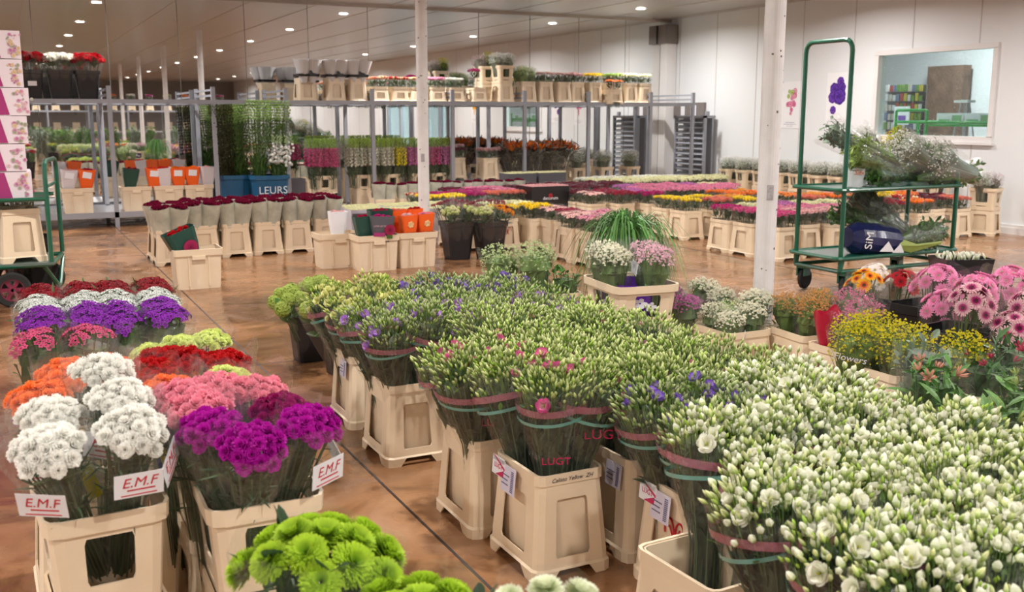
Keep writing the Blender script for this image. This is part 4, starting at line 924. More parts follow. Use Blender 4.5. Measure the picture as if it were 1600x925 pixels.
# lime chrysanthemums and white balls nearest the lens
c = crate(.40, 1.72, 'cream crate hidden under the lime green chrysanthemums', 'near chrysanthemum crates', collar=True); c2 = crate(.74, 1.40, 'cream crate under the white button chrysanthemums', 'near chrysanthemum crates', collar=True, rz=.1)
for q, (x, y, z, s, lx, p) in enumerate([(.30, 1.62, .24, 1.0, -.10, 'outermost'), (.42, 1.54, .24, .92, .02, 'front'), (.55, 1.62, .24, 1.0, .14, 'near the open floor'), (.45, 1.80, .30, 1.0, .10, 'back and tallest')]):
    bouquet('mum_lime', x, y, z, 'lime green spider chrysanthemum bunch, %s one' % p, 'chrysanthemum_bouquet', None, (.10 if q < 3 else -.05, lx), s, 'lime green chrysanthemum bunches')
bouquet('mum_ball', .73, 1.36, .37, 'white button chrysanthemum bunch cut by the bottom edge', 'chrysanthemum_bouquet', None, (.1, 0), .95)

# ------------------------------------------------------------------ small bouquets right of the field, around the white column
K = 'the mixed line by the column'
def one(key, x, y, z, lab, nn=None, lean=(0, 0), s=1.0, rz=None, grp=None): return bouquet(key, x, y, z, lab, nn or noun_of(key)[1], rz, lean, s, grp)
tc = crate(3.28, 4.98, 'cream crate with a tall open collar holding white and blush wax flowers', None, collar=True, rz=-.12); tc.scale = (1.4, 1.4, 1.0)
for q, (dx, dy, key, lab) in enumerate([(-.12, -.03, 'wax_white', 'white wax flower bunch at the left in the tall collared crate'), (.06, -.13, 'wax_blush', 'blush wax flower bunch in front in the tall collared crate'), (.14, .06, 'wax_blush', 'blush wax flower bunch at the back of the tall collared crate'), (-.06, .15, 'wax_white', 'white wax flower bunch at the back of the tall collared crate')]):
    b = one(key, 3.28+dx, 4.98+dy, .39, lab, s=1.2, lean=(-dy*.5, dx*.5), grp='wax flowers in the tall crate')
    if q < 2: p = part('paper_label', geo('paper_label', PAPER, gbox(-.075, -.001, -.03, .075, 0, .03)), b, T(-.02, -.105, .27, .2, 0, -.35 if q == 0 else .1)); text('bouvardia', .028, mat('blue_ink', (.08, .06, .35), .5), p, FRONT(-.01, -.0025, 0), 'lettering', .0003)
pl = part('purple_wrapper', geo('purple_wrapper', mat('purple_print', (.10, .012, .30), .4), lathe([(.10, .39), (.118, .63)], 20, cap=False)), tc, T(0, 0, 0, s=(.95, 1.2, 1)), label='purple printed wrapper showing through the collar')
wf_ = MB(); rr = random.Random(11)
for k in range(16):
    a = PI+k*.42; x0, y0 = .1125*math.cos(a), .1125*1.25*math.sin(a); wf_.add(gp(petal_fan(5, .004, .03, .022, 0, .003, (.8, .8, .85), (.85, .85, .9), rr)), T(x0*1.02, y0*1.02, .50+.06*math.sin(k*2.3), PI/2, 0, a+PI/2))
part('flower_print', wf_.mesh('flower_print', m=PETAL), pl)
bucket(3.74, 5.72, 'black bucket hidden under the arching grass', None, s=1.1)
bouquet('grass', 3.74, 5.72, .16, 'big arching bunch of dark green bear grass behind the tall crate', 'grass_bouquet', 0, (.0, 0), 1.12, cat='bouquet')
for q, (x, y, key, lab, z) in enumerate([(3.02, 5.62, 'wax', 'pale green wax flower bunch left of the grass', .30), (2.90, 5.88, 'wax', 'pale green wax flower bunch furthest left behind the lisianthus', .26), (3.10, 5.90, 'wax_white', 'white wax flower bunch between wax flower and grass', .28)]):
    one(key, x, y, z, lab, s=1.1, lean=(.05, -.12 if q < 2 else 0), grp='wax flowers left of the grass')
crate(3.02, 5.50, 'cream crate with open collar left of the grass', None, kind='low', collar=False, rz=-.1)
co = part('collar', COLLAR, C.objects[-1] if False else bpy.data.objects[[o.name for o in C.objects if o.get('label') == 'cream crate with open collar left of the grass'][0]], T(0, 0, -.12))
one('ruscus', 3.10, 5.45, .10, 'thin brown stemmed bunch in the collared crate left of the grass', 'foliage_bouquet', s=.95)
one('ruscus', 2.95, 5.56, .10, 'grey stemmed foliage bunch in the collared crate left of the grass', 'foliage_bouquet', s=.8)
mix = [((3.74, 5.28), 'wax_lilac', 'wax_crimson'), ((3.78, 4.60), 'wax_white', 'wax_white'), ((4.12, 4.30), 'wax_amber', 'wax_lilac')]
mc = ['cream crate right of the tall collared crate', 'cream crate in front of the white column', 'cream crate right of the column under the orange buds', 'cream crate with the red wrapped bunch', 'cream crate of goldenrod by its near end', 'cream crate of goldenrod, second one']
mcs = [(3.74, 5.22, 0), (3.76, 4.62, 0), (4.10, 4.36, -.1), (4.02, 3.92, 0), (3.86, 3.50, 0), (3.90, 3.06, 0)]
for k, (x, y, rz) in enumerate(mcs): crate(x, y, mc[k], 'crates in '+K, rz=rz); CRATE[0].scale = (1.2, 1.06, 1)
for (x, y, key, lab, z, s) in [
 (3.60, 4.84, 'wax_lilac', 'dark mauve wax flower bunch touching the tall crate', .14, 1.1), (3.92, 4.62, 'wax_white', 'white bud bunch at the far side before the column', .16, 1.1), (4.28, 4.20, 'wax_pink', 'deep pink flower bunch right of the amber buds', .20, 1.1), (4.30, 4.46, 'wax_amber', 'amber bud bunch at the right end', .20, 1.0),
 (3.70, 5.16, 'wax_lilac', 'mauve wax flower bunch beside the tall crate', .20, .95), (3.82, 5.12, 'wax_lilac', 'mauve pink wax flower bunch further right', .12, .95), (3.68, 5.32, 'rose_darkred', 'dark wine bunch behind the mauve ones', .58, .9), (3.82, 5.34, 'wax_white', 'cream wax flower bunch behind the mauve ones', .12, 1.0),
 (3.98, 5.20, 'wax_white', 'cream wax flower bunch left of the white column', .16, 1.05), (4.02, 5.02, 'wax_white', 'cream wax flower bunch touching the white column', .14, 1.0),
 (3.69, 4.56, 'wax_white', 'white bud bunch front left before the column', .12, .95), (3.82, 4.54, 'wax_white', 'white bud bunch front right before the column', .14, 1.0), (3.70, 4.72, 'wax_white', 'white bud bunch back left before the column', .14, .95), (3.84, 4.70, 'wax', 'pale green bud bunch back right before the column', .12, .85),
 (4.05, 4.30, 'wax_amber', 'amber and green bud bunch right of the column', .16, 1.05), (4.17, 4.36, 'wax_amber', 'second amber bud bunch right of the column', .18, 1.05), (4.10, 4.50, 'wax_amber', 'amber bud bunch behind the other two', .18, 1.0),
 (3.98, 3.86, 'wax_pink', 'dusty pink flower bunch beside the red wrapped one', .18, 1.05), (4.14, 4.00, 'wax_pink', 'dusty pink flower bunch behind the goldenrod', .20, 1.05)]:
    b = one(key, x, y, z, lab, s=s, lean=(U(-.06, .08), U(-.08, .08)), grp='small bunches by the column')
    if lab.startswith('white bud bunch front left'): p = part('paper_label', geo('paper_label', PAPER, gbox(-.04, -.001, -.03, .04, 0, .03)), b, T(-.08, -.06, .25, .2, 0, -.5)); text('bouvardia', .017, mat('blue_ink', (.08, .06, .35), .5), p, FRONT(0, -.0025, 0))
o = thing('red_gift_bouquet', 'bright red wrapped bunch with white lettering beside the amber buds', 'bouquet', (3.94, 4.02, .30), lean=(.05, -.1)); o.scale = (.8,)*3
part('wrapper', sleeve_mesh(0, .30, .03, .09, random.Random(4), mat('red_wrap', (.45, .01, .04), .35), .04), o); part('stems', stems_mesh(8, .02, .05, 0, .3, random.Random(5)), o)
text('CHO', .04, PAPER, o, FRONT(-.02, -.085, .20, -.4, -.2)); text('CO', .035, PAPER, o, FRONT(-.02, -.078, .16, -.4, -.2))
for k, (x, y, p) in enumerate([(3.74, 3.62, 'left'), (3.84, 3.40, 'middle'), (3.90, 3.14, 'right'), (3.92, 3.66, 'back')]):
    b = one('goldenrod', x, y, .10, 'goldenrod bunch in a clear printed sleeve, %s one' % p, s=1.06, lean=(.05, -.06), grp='goldenrod bunches')
    if k < 3: text('Flowers', .05, PAPER, b, FRONT(0, -.135, .33, -.2, -.25), 'sleeve_print', .0003, .4)
# gerberas on black racks
G = 'the tall black gerbera buckets'
gb = [(4.98, 4.24, 'gerb_pink', 'back left pink'), (5.26, 3.98, 'gerb_pink', 'back middle pink'), (4.86, 3.88, 'gerb_pink', 'front left pink'), (4.52, 3.64, 'gerb_rose', 'front pink and white'), (4.74, 3.44, 'gerb_rose', 'rightmost pink and white'), (5.40, 3.62, 'gerb_pink', 'back right pink'), (5.02, 4.56, 'gerb_red', 'red'), (4.86, 4.70, 'gerb_gold', 'golden orange'), (5.10, 4.86, 'gerb_white', 'pale cream'), (5.72, 4.02, 'gerb_yellow', 'bright yellow')]
for x, y, key, p in gb:
    hh = 1.0 if key in ('gerb_red', 'gerb_gold', 'gerb_white') else 1.25
    bucket(x, y, 'tall black bucket holding the %s gerberas' % p, 'gerbera buckets', s=hh, rz=U(-.2, .2))
    bouquet(key, x, y, .12 if hh < 1.2 else .20, 'bunch of %s gerberas facing the viewer' % p, 'gerbera_bouquet', None, (.20, -.12), 1.05, 'gerbera bunches')
for x, y, key, p in [(4.62, 3.50, 'gerb_rose', 'lower pink and white'), (4.80, 4.08, 'gerb_pink', 'lower plain pink')]:
    bouquet(key, x, y, .14, 'bunch of %s gerberas leaning out to the front' % p, 'gerbera_bouquet', None, (.34, -.16), .98, 'gerbera bunches')
# lilies and greens at the right edge
ll = [(3.18, 2.72, 'lily', .05, 'peach lily bunch among dark leaves beside white lisianthus'), (3.42, 2.46, 'lily_green', .04, 'green lily bunch with pale buds, nearest one'), (3.90, 2.98, 'lily_pink', .02, 'red pink lily bunch with dark leaves, left one'), (3.92, 2.72, 'lily_pink', .10, 'red pink lily bunch at the right edge'), (3.72, 2.40, 'lily_green', .08, 'green lily bunch at the right edge'), (3.30, 2.22, 'lily_green', .02, 'green lily bunch with yellow green buds low down'), (3.10, 2.42, 'lily_green', .0, 'green lily bunch right beside the lisianthus field'), (3.56, 2.04, 'lily_green', .0, 'green lily bunch low at the picture edge'), (4.18, 3.1, 'lily_pink', .04, 'red pink lily bunch behind the green ones'), (3.40, 3.0, 'eucalyptus', .05, 'grey green eucalyptus bunch in a clear sleeve')]
for q, (x, y, key, z, lab) in enumerate(ll):
    bucket(x, y, 'small black bucket under the %s' % lab.split(' bunch')[0] + ', ' + ['beside field', 'nearest', 'inner', 'edge', 'outer', 'lowest', 'inmost', 'corner', 'back', 'clear wrapped'][q], 'lily buckets', small=True, s=.85)
    bouquet(key, x, y, z+.06, lab, 'lily_bouquet' if 'lily' in key else 'foliage_bouquet', None, (.1, U(-.1, .1)), .88 if 'pink' in key else .97, 'lily bunches')
bx = thing('wrapped_flower_box', 'dark printed box sleeve of small white flowers behind the pink gerberas', 'bouquet', (5.72, 4.66, .30), -.35)
part('wrapper', bm_mesh(lattice([(0, .12, .10, .01), (.36, .17, .13, .01)], [-1, 1], None, .003, 0), 'wrapper', BLACKP), bx)
wfb = MB(); rr = random.Random(6)
for k in range(60): wfb.add(bud(.05, .008, (.6, .65, .4), (.85, .84, .75)), aim((rr.uniform(-.14, .14), rr.uniform(-.1, .1), .33+rr.uniform(0, .03)), (rr.uniform(-.5, .5), rr.uniform(-.5, .5), 1)))
part('flowers', wfb.mesh('flowers', m=PETAL), bx, kind='stuff'); bucket(5.72, 4.66, 'black bucket below the dark boxed white flowers', None, s=.8)

# ------------------------------------------------------------------ roses in foil paper, left middle row
RL = 'the foil wrapped rose row'
rc = [(1.56, 11.30), (1.95, 11.62), (2.32, 11.66), (2.69, 11.70), (3.06, 11.74), (3.43, 11.78)]
for i, (x, y) in enumerate(rc):
    for r in range(2):
        yy = y+.20+.44*r; crate(x, yy, 'cream plastic crate, %s in %s row of %s' % (ORD[i], ['front', 'rear'][r], RL), 'crates of '+RL, rz=U(-.02, .02)); CRATE[0].scale = (1.14, 1.06, 1)
        for p, dx, dy in ([('left', -.078, -.06), ('right', .078, -.06)] if r else POS4[:2]+POS4[2:]):
            bouquet('foil_rose', x+dx, yy+dy, .36, 'foil wrapped dark red rose bunch, %s, %s crate, %s row' % (p, ORD[i], ['front', 'rear'][r]), 'rose_bouquet', None, (-dy*1.6+U(-.04, .04), dx*1.6), 1.12, 'dark red roses in foil paper')
# crate with the green printed bouquet, standing alone
tanbox(1.55, 9.78, 0, 'tan tub standing alone on the wet floor before the foil wrapped roses')
def paper_bouquet(x, y, z, lab, m, w_, h, rz=0, lean=(0, 0), tilt=0, fc='crimson', flowers=8, emblem=None, cat='bouquet', grp=None):
    o = thing('wrapped_bouquet', lab, cat, (x, y, z), rz, grp, lean)
    me = bm_mesh(lattice([(0, w_*.30, w_*.22, w_*.1), (h*.5, w_*.42, w_*.3, w_*.12), (h, w_*.5, w_*.34, w_*.14)], [-1, 0, 1], None, .002, 0), 'wrapper', m); part('wrapper', me, o)
    b = MB(); rr = random.Random(int(x*100)+7)
    for i in range(flowers):
        q = math.sqrt((i+.4)/flowers)*w_*.36; a = i*2.4; b.add(gp(h_far(.028, COLS[fc], rr)), aim((q*math.cos(a), q*.7*math.sin(a), h-.01+rr.uniform(-.01, .015)), (q*math.cos(a), q*math.sin(a), .3)))
    part('flower_heads', b.mesh('flower_heads', m=PETAL), o)
    if emblem: emblem(o, w_, h)
    return o
def em_rose(c, dx=.04, r=.05):
    def f(o, w_, h):
        b = MB()
        for k, q in enumerate((1, .75, .5, .25)): b.add(lathe([(r*q*.75, 0, np.array(c)*(1.2-.2*k)), (r*q, 0, np.array(c)*(.7+.2*k))], 14, cap=False), T(dx, -.0005*k, 0, PI/2)); b.add(lathe([(.001, 0, np.array(c)*(.8-.12*k)), (r*q*.75, 0, np.array(c)*(.8-.1*k))], 14, cap=False), T(dx, -.0003-.0005*k, 0, PI/2))
        b.add(gbox(dx-.03, .0, -r*1.5, dx+.03, .0008, -r*.9, (.10, .2, .04)))
        part('rose_print', b.mesh('rose_print', m=PETAL), o, np.array(Matrix.Translation((0, -w_*.345, h*.48)) @ Euler((.13, 0, 0)).to_matrix().to_4x4()))
    return f
paper_bouquet(1.50, 9.74, .24, 'dark green wrapped rose bouquet with a pink rose print tilting in the lone tub', DGREEN, .30, .33, .15, (0, -.35), fc='red', emblem=em_rose((.45, .03, .12), .03, .07))
# tubs by the white column
tanbox(3.42, 10.08, 0, 'tan tub left of the column holding green and pink wrapped roses', 'tubs beside the column'); tanbox(3.88, 10.14, 0, 'tan tub nearest the column holding orange wrapped roses', 'tubs beside the column'); tanbox(3.12, 10.46, 0, 'tan tub behind, with the white sleeved bunch', 'tubs beside the column', s=.98)
def em_txt(s, size, m, z=.3, dx=0): return lambda o, w_, h: text(s, size, m, o, FRONT(dx, -w_*.345, h*z, 0, -.13))
def orange_em(o, w_, h):
    ring = geo('rose_emblem', mat('cream_print', (.85, .68, .35), .5), *[tube([(q*math.cos(t), 0, q*math.sin(t)) for t in np.linspace(0, 6.28, 12)], .0035, 4) for q in (.008, .018, .028)], *[tube([(.028*math.cos(t), 0, .028*math.sin(t)), (.036*math.cos(t+.4), 0, .036*math.sin(t+.4))], .004, 4) for t in np.linspace(0, 6.28, 7)])
    part('rose_emblem', ring, o, T(0, -w_*.345, h*.62, .13)); text('Luxor', .05, mat('brown_ink', (.12, .03, .01), .5), o, FRONT(0, -w_*.335, h*.28, 0, -.13), 'lettering', .0003, .3)
for k, (x, y, m, w_, h, lab, fc, em) in enumerate([
 (3.30, 10.02, DGREEN, .22, .27, 'dark green wrapped rose bunch at the left of the tub', 'crimson', None), (3.46, 9.97, CHAR, .27, .27, 'charcoal wrapped magenta rose bunch with a red rose print', 'magenta', em_rose((.42, .03, .1), .07, .06)), (3.52, 10.16, DGREEN, .26, .32, 'dark green wrapped rose bunch behind the charcoal one', 'crimson', None),
 (3.80, 10.05, ORANGE, .20, .26, 'orange wrapped rose bunch with a round emblem, left one', 'palepink', orange_em), (4.00, 10.08, ORANGE, .20, .27, 'orange wrapped rose bunch with a round emblem, against the column', 'pink', orange_em), (3.76, 10.26, ORANGE, .20, .30, 'orange wrapped rose bunch behind, left one', 'salmon', None), (3.96, 10.28, ORANGE, .20, .30, 'orange wrapped rose bunch behind, right one', 'red', None),
 (3.12, 10.38, PAPER, .20, .30, 'white sleeved pale rose bunch in the rear tub', 'palepink', None)]):
    o = paper_bouquet(x, y, .30, lab, m, w_, h, U(-.1, .1), (U(-.05, .05), U(-.05, .05)), fc=fc, emblem=em, grp='printed paper bouquets by the column')
    if 'charcoal' in lab: text('LOVE LETTER', .024, mat('pale_pink_print', (.7, .4, .45), .5), o, FRONT(-.03, -w_*.345, h*.62, 0, -.13)); part('pink_stripe', geo('pink_stripe', PINKINK, gbox(-.10, -.001, -.02, .02, 0, .02)), o, T(0, -w_*.31, h*.30, .13))
# black buckets of spray roses right of the column
for k, (x, y, p) in enumerate([(4.52, 10.42, 'left'), (4.86, 10.28, 'right, with a round white dot')]):
    bucket(x, y, 'square black bucket right of the column, %s' % p, 'black buckets right of the column', s=1.12, label=(DOT, T(.06, -.143, .24, PI/2)) if k else None)
    for q, (key, dx, dy) in enumerate([('cream_spray', -.08, -.08), ('mixed_spray' if k else 'cream_spray', .08, -.08), ('wine_spray', -.08, .08), ('wine_spray', .08, .08)]):
        a, nn = noun_of(key); bouquet(key, x+dx, y+dy, .36+.03*(q > 1), '%s bunch, %s, in the black bucket, %s' % (a, POS4[q][0], p.split(',')[0]), nn, None, (-dy*3+.05, dx*3), 1.35, 'spray rose bunches')
# boxes with pale flowers between the rose row and the column
def carton(x, y, z, sx, sy, h, m, lab, top='cream', txt=None, rz=0, grp=None, dot=None, tm=None):
    o = thing('flower_carton', lab, 'box', (x, y, z), rz, grp)
    part('box', bm_mesh(lattice([(0, sx/2*.94, sy/2*.94, .004), (h, sx/2, sy/2, .004)], [-1, 1], None, .004, 0), 'box', m), o)
    b = MB(); rr = random.Random(int(x*31+y*17)); nx, ny = max(2, int(sx/.05)), max(2, int(sy/.05))
    for i in range(nx):
        for j in range(ny): b.add(gp(h_far(.027, COLS[top], rr)), T((i+.5)*sx/nx-sx/2, (j+.5)*sy/ny-sy/2, h-.01+rr.uniform(0, .012), 0, 0, i+j))
    part('flower_heads', b.mesh('flower_heads', m=PETAL), o, kind='stuff')
    if txt: text(txt, .068, tm or LILAC, o, FRONT(0, -sy/2-.001, h*.72))
    if dot: part('red_flower_mark', geo('red_flower_mark', REDINK, *[lathe([(.001, -.002), (.012, -.002)], 8, cap=False) and (lathe([(.001, 0), (.014, 0)], 8, cap=False), T(.02*math.cos(t), -sy/2-.003, h*.78+.02*math.sin(t), PI/2)) for t in np.linspace(0, 5.5, 7)]), o)
    return o
carton(3.82, 11.62, 0, .42, .34, .50, LILAC, 'pale lilac box with dark lettered band left of the white cartons', txt=None, grp='rose cartons by the column')
o = thing('box_band', 'charcoal lettered band around the pale lilac rose box', 'band', (3.82, 11.43, .40)); part('band', geo('band', CHAR, gbox(-.20, -.012, -.03, .22, 0, .06)), o); text('Olesworld', .062, LILAC, o, FRONT(0, -.0135, .015))
for k, (x, y) in enumerate([(4.38, 12.0), (4.88, 12.05), (5.35, 12.1)]): carton(x, y, 0, .46, .44, .44, LILAC, 'pale grey lilac carton of cream roses behind the column, %s' % ORD[k], 'cream', grp='pale cartons behind the column')
for k, (x, y) in enumerate([(4.1, 12.6), (4.6, 12.6), (5.1, 12.6)]): carton(x, y, 0, .46, .44, .44, LILAC, 'pale carton of cream roses in the row nearer the rack, %s' % ORD[k], 'cream', grp='pale cartons behind the column')
for k, x in enumerate((7.62, 8.18)): carton(x, 15.0, 0, .52, .36, .66, CHAR, 'charcoal carton of cream roses with pale lettering, %s one' % ['left', 'right'][k], 'cream', 'Olesworld', grp='charcoal rose cartons', tm=mat('pale_letter', (.6, .57, .6), .5))
carton(6.98, 12.9, 0, .62, .40, .60, BLACKP, 'black carton with a red flower mark and pink roses', 'palepink', 'decorum', grp=None, dot=True, tm=PAPER)

# ------------------------------------------------------------------ far blocks of crates
B = block
B(5.02, 14.35, [['foil_rose']*7], 'dark rose row behind cartons', dx=.36, h=.36, s=1.0, pos=POS4[:2])
B(5.20, 12.95, [['tulip_yellow', 'tulip_yellow'], ['tulip_red', 'rose_magenta']], 'yellow tulip pair', h=.34)
B(5.92, 13.05, [['rose_magenta', 'rose_salmon', 'rose_salmon'], ['rose_magenta', 'rose_magenta', 'rose_pink'], ['rose_darkred', 'rose_pink', 'rose_pink']], 'magenta and salmon block', dx=.34)
B(4.98, 11.10, [['rose_crimson', 'mum_yellow', 'mum_yellow'], ['rose_darkred', 'mum_cream', 'mum_cream']], 'yellow chrysanthemum block', dx=.38, skewy=-.12, hearts=((0, 1),))
B(5.88, 10.2, [['rose_crimson'], ['daisy_palepink']], 'small crimson pair', kind='std', s=.9)
B(5.66, 9.3, [['daisy_pink', 'daisy_palepink'], ['daisy_palepink', 'daisy_pink']], 'pink daisy block behind grass', dx=.36)
B(7.05, 13.35, [['rose_darkred']*4, ['rose_darkred']*5, ['rose_darkred']*6], 'long wine red block', dx=.37)
B(7.42, 12.30, [['daisy_palepink', 'rose_crimson', 'rose_magenta'], ['rose_darkred', 'rose_crimson', 'mum_lilac']], 'palepink crimson block', dx=.38, skewy=-.16)
B(8.62, 12.45, [['mum_pink']*4, ['mum_pink']*5, ['mum_lilac', 'mum_pink', 'mum_pink', 'mum_lilac', 'mum_cream']], 'broad pink block', dx=.37, skewy=-.05)
B(9.00, 14.30, [['mum_cream']*7, ['mum_cream']*8, ['mum_white']*6], 'broad cream block', dx=.36)
B(7.98, 10.82, [['tulip_yellow', 'rose_salmon', 'tulip_yellow'], ['tulip_yellow', 'tulip_yellow', 'rose_amber']], 'salmon yellow corner block', dx=.40, skewy=-.14)
B(9.20, 11.25, [['tulip_orange', 'tulip_orange'], ['tulip_orange', 'rose_amber']], 'orange tulip block', dx=.37)
B(7.72, 9.62, [['mum_magenta']]*1, 'first of the magenta chrysanthemum steps'); B(7.72, 9.19, [['mum_hotpink']], 'second of the magenta chrysanthemum steps'); B(7.74, 8.76, [['mum_hotpink']], 'third of the magenta chrysanthemum steps')
B(8.16, 8.86, [['mum_palepink', 'mum_palepink', 'rose_hotpink'], ['mum_pink', 'mum_pink', 'mum_pink'], ['mum_cream', 'mum_lilac', 'mum_cream']], 'pale pink block', dx=.37, skewy=-.05)
B(9.75, 10.45, [['rose_salmon', 'tulip_orange', 'rose_amber'], ['daisy_orange', 'rose_amber', 'rose_palepink']], 'mixed orange block', dx=.36, skewy=-.1)
B(9.35, 9.6, [['mum_cream', 'mum_magenta', 'rose_crimson', 'tulip_orange']], 'strip behind the green trolley', dx=.36, skewy=-.12)
B(10.70, 9.70, [['tulip_red', 'rose_darkred', 'rose_salmon'], ['tulip_yellow', 'tulip_orange', 'rose_darkred'], ['rose_crimson', 'tulip_yellow', 'tulip_orange']], 'red yellow block near wall', dx=.34, skewy=-.12)
# gypsophila crates along the right wall
for k in range(12):
    y = 14.9-.46*k; x = 11.98
    if k == 11: x, y = 11.86, 9.35
    crate(x, y, 'cream crate with open collar against the right wall, %s from mirror corner' % ORD[k], 'collared crates along the wall', collar=True, rz=PI/2+U(-.03, .03) if k < 11 else .3)
    for p, dx, dy in [('front', -.07, 0), ('rear', .07, 0)]:
        bouquet('gyp_pink' if k in (10,) or (k == 11 and p == 'rear') else 'gyp', x+dx, y+dy, .40, 'white gypsophila bunch, %s of %s collared crate along the wall' % (p, ORD[k]), 'gypsophila_bouquet', None, (0, dx*1.2), 1.0, 'gypsophila bunches along the wall')

# ------------------------------------------------------------------ grey rack before the mirror, and what stands on it
rk = thing('storage_rack', 'long grey steel rack standing along the mirror wall', 'rack', (0, 15.65, 0))
PX = [-3.0, -1.6, -.1, 1.41, 2.86, 3.95, 5.34, 6.73, 8.08, 9.36, 10.68, 11.63]
for k, x in enumerate(PX):
    part('front_post', geo('front_post', GREY, gbox(-.03, -.02, 0, .03, .03, 2.02)), rk, T(x, 0, 0)); part('rear_post', geo('rear_post', GREY, gbox(-.03, -.02, 0, .03, .03, 2.02)), rk, T(x, 1.45, 0))
    part('end_rungs', geo('end_rungs', GREY, *[gbox(-.015, .03, z, .015, 1.43, z+.03) for z in (.10, 1.80, 1.88, 1.96)]), rk, T(x, 0, 0))
for nm, y in (('front_beam', 0), ('rear_beam', 1.45)):
    part(nm, geo(nm, GREY, gbox(-3, y-.022, 1.77, 11.63, y+.018, 1.83)), rk)
part('lower_beam', geo('lower_beam', GREY, gbox(-3, -.02, .14, 2.86, .015, .22), gbox(-3, 1.43, .14, 2.86, 1.46, .22)), rk)
part('lower_shelf', geo('lower_shelf', mat('zinc_shelf', (.45, .46, .49), .35, metal=.3), gbox(-2.97, .02, .19, 2.86, 1.43, .205)), rk)
part('upper_shelf', geo('upper_shelf', mat('zinc_shelf', (.45, .46, .49), .35, metal=.3), *[gbox(x, .02, 1.785, x+.05, 1.43, 1.80) for x in np.arange(-2.9, 11.6, .33)]), rk)
ZT = 1.80
# black rose buckets on top, far left
for k, (px, key) in enumerate([(62, 'rose_red'), (106, 'rose_white'), (144, 'rose_red')]):
    x = [.42, .80, 1.16][k]; key = 'big_'+key
    bucket(x, 15.9, 'black bucket of %s roses on top of the rack, %s one' % (['red', 'white', 'red'][k], ['left', 'middle', 'right'][k]), 'rose buckets on the rack', z=ZT, s=1.12, label=(LABEL, T(.02, -.145, .24, 0, 0, 0, 1.6)) if k == 0 else None)
    for q, (p, dx, dy) in enumerate(POS4): bouquet(key, x+dx*1.1, 15.9+dy*.9, ZT+.44, '%s rose bunch on the rack, %s, %s black bucket' % (['red', 'white', 'red'][k], p, ['left', 'middle', 'right'][k]), 'rose_bouquet', None, (-dy*2, dx*2), 1.15, 'roses on the rack')
# crates with grey sleeves
for k, x in enumerate((4.36, 4.80, 5.16)):
    crate(x, 15.95+.1*(k == 0), 'cream crate of grey paper sleeves on top of the rack, %s' % ORD[k], 'crates of grey sleeves', z=ZT)
    for p, dx, dy in POS4[:2] + [('back', 0, .09)]: bouquet('grey_sleeved', x+dx, 15.92+dy, ZT+.36, 'pale grey paper sleeve on the rack, %s in %s crate' % (p, ORD[k]), 'wrapped_bouquet', None, (-dy*.8, dx*1.0), 1.05, 'grey sleeves on the rack')
    o = thing('black_strap', 'black band with a square tag around the %s crate of grey sleeves' % ORD[k], 'strap', (x, 15.93, ZT+.40)); part('band', bm_mesh(lattice([(0, .165, .19, .03), (.04, .17, .195, .03)], [-1, 1], None, .003), 'band', BLACKP), o); part('tag', geo('tag', BLACKP, gbox(.0, -.20, .0, .10, -.197, .09)), o)
tl = ['tulip_salmon', 'tulip_red', 'tulip_salmon', 'tulip_pink', 'tulip_white']
for k, x in enumerate((5.52, 5.86, 6.20, 6.52, 6.86)):
    crate(x, 15.92, 'low cream crate of tulips on top of the rack, %s' % ORD[k], 'tulip crates on the rack', 'low', ZT); fill(tl[k], x, 15.92, ZT+.24, '%s low crate on the rack' % ORD[k], 'tulips on the rack')
crate(7.28, 15.92, 'low cream crate on the rack left of the tall gypsophila', None, 'low', ZT); bouquet('rose_magenta', 7.22, 15.85, ZT+.38, 'magenta bunch standing high in a low crate on the rack', 'rose_bouquet', None, (0, 0), 1.1)
for k, (x, y, key) in enumerate([(7.62, 16.3, 'goldenrod'), (7.78, 15.92, 'gyp')]):
    crate(x, y, 'collared cream crate of %s on top of the rack' % ['green yellow filler', 'white gypsophila'][k], 'collared crates on the rack', z=ZT, collar=True)
    for p, dx in (('left', -.07), ('right', .07)): bouquet(key if p == 'right' or k else 'gyp_pink', x+dx, y, ZT+.40, '%s bunch on the rack, %s side' % (['filler flower', 'white gypsophila'][k], p), 'gypsophila_bouquet', None, (0, dx), 1.0, 'tall fillers on the rack')
tp = ['wax', 'daisy_palepink', 'daisy_palepink', 'rose_palepink', 'mum_yellow', 'mum_green', 'mum_cream', 'mum_cream', 'mum_cream']
for k, x in enumerate((8.22, 8.56, 8.92, 9.20, 9.56, 9.98, 10.32, 10.64, 10.30)):
    y = 15.92 if k < 8 else 16.4; kd = 'std'
    crate(x, y, 'cream crate on top of the rack, %s right of the gypsophila' % ORD[k], 'crates at the right on the rack', kd, ZT); fill(tp[k], x, y, ZT+(.16 if tp[k] == 'wax' else .36), '%s crate right of gypsophila on rack' % ORD[k], 'bunches at the right on the rack')
crate(9.86, 15.72, 'small low crate of orange flowers on the rack, pushed forward', None, 'low', ZT, name='flower_crate'); fill('daisy_orange', 9.86, 15.72, ZT+.24, 'small low crate on rack', 'orange flowers on the rack', POS4[:2])
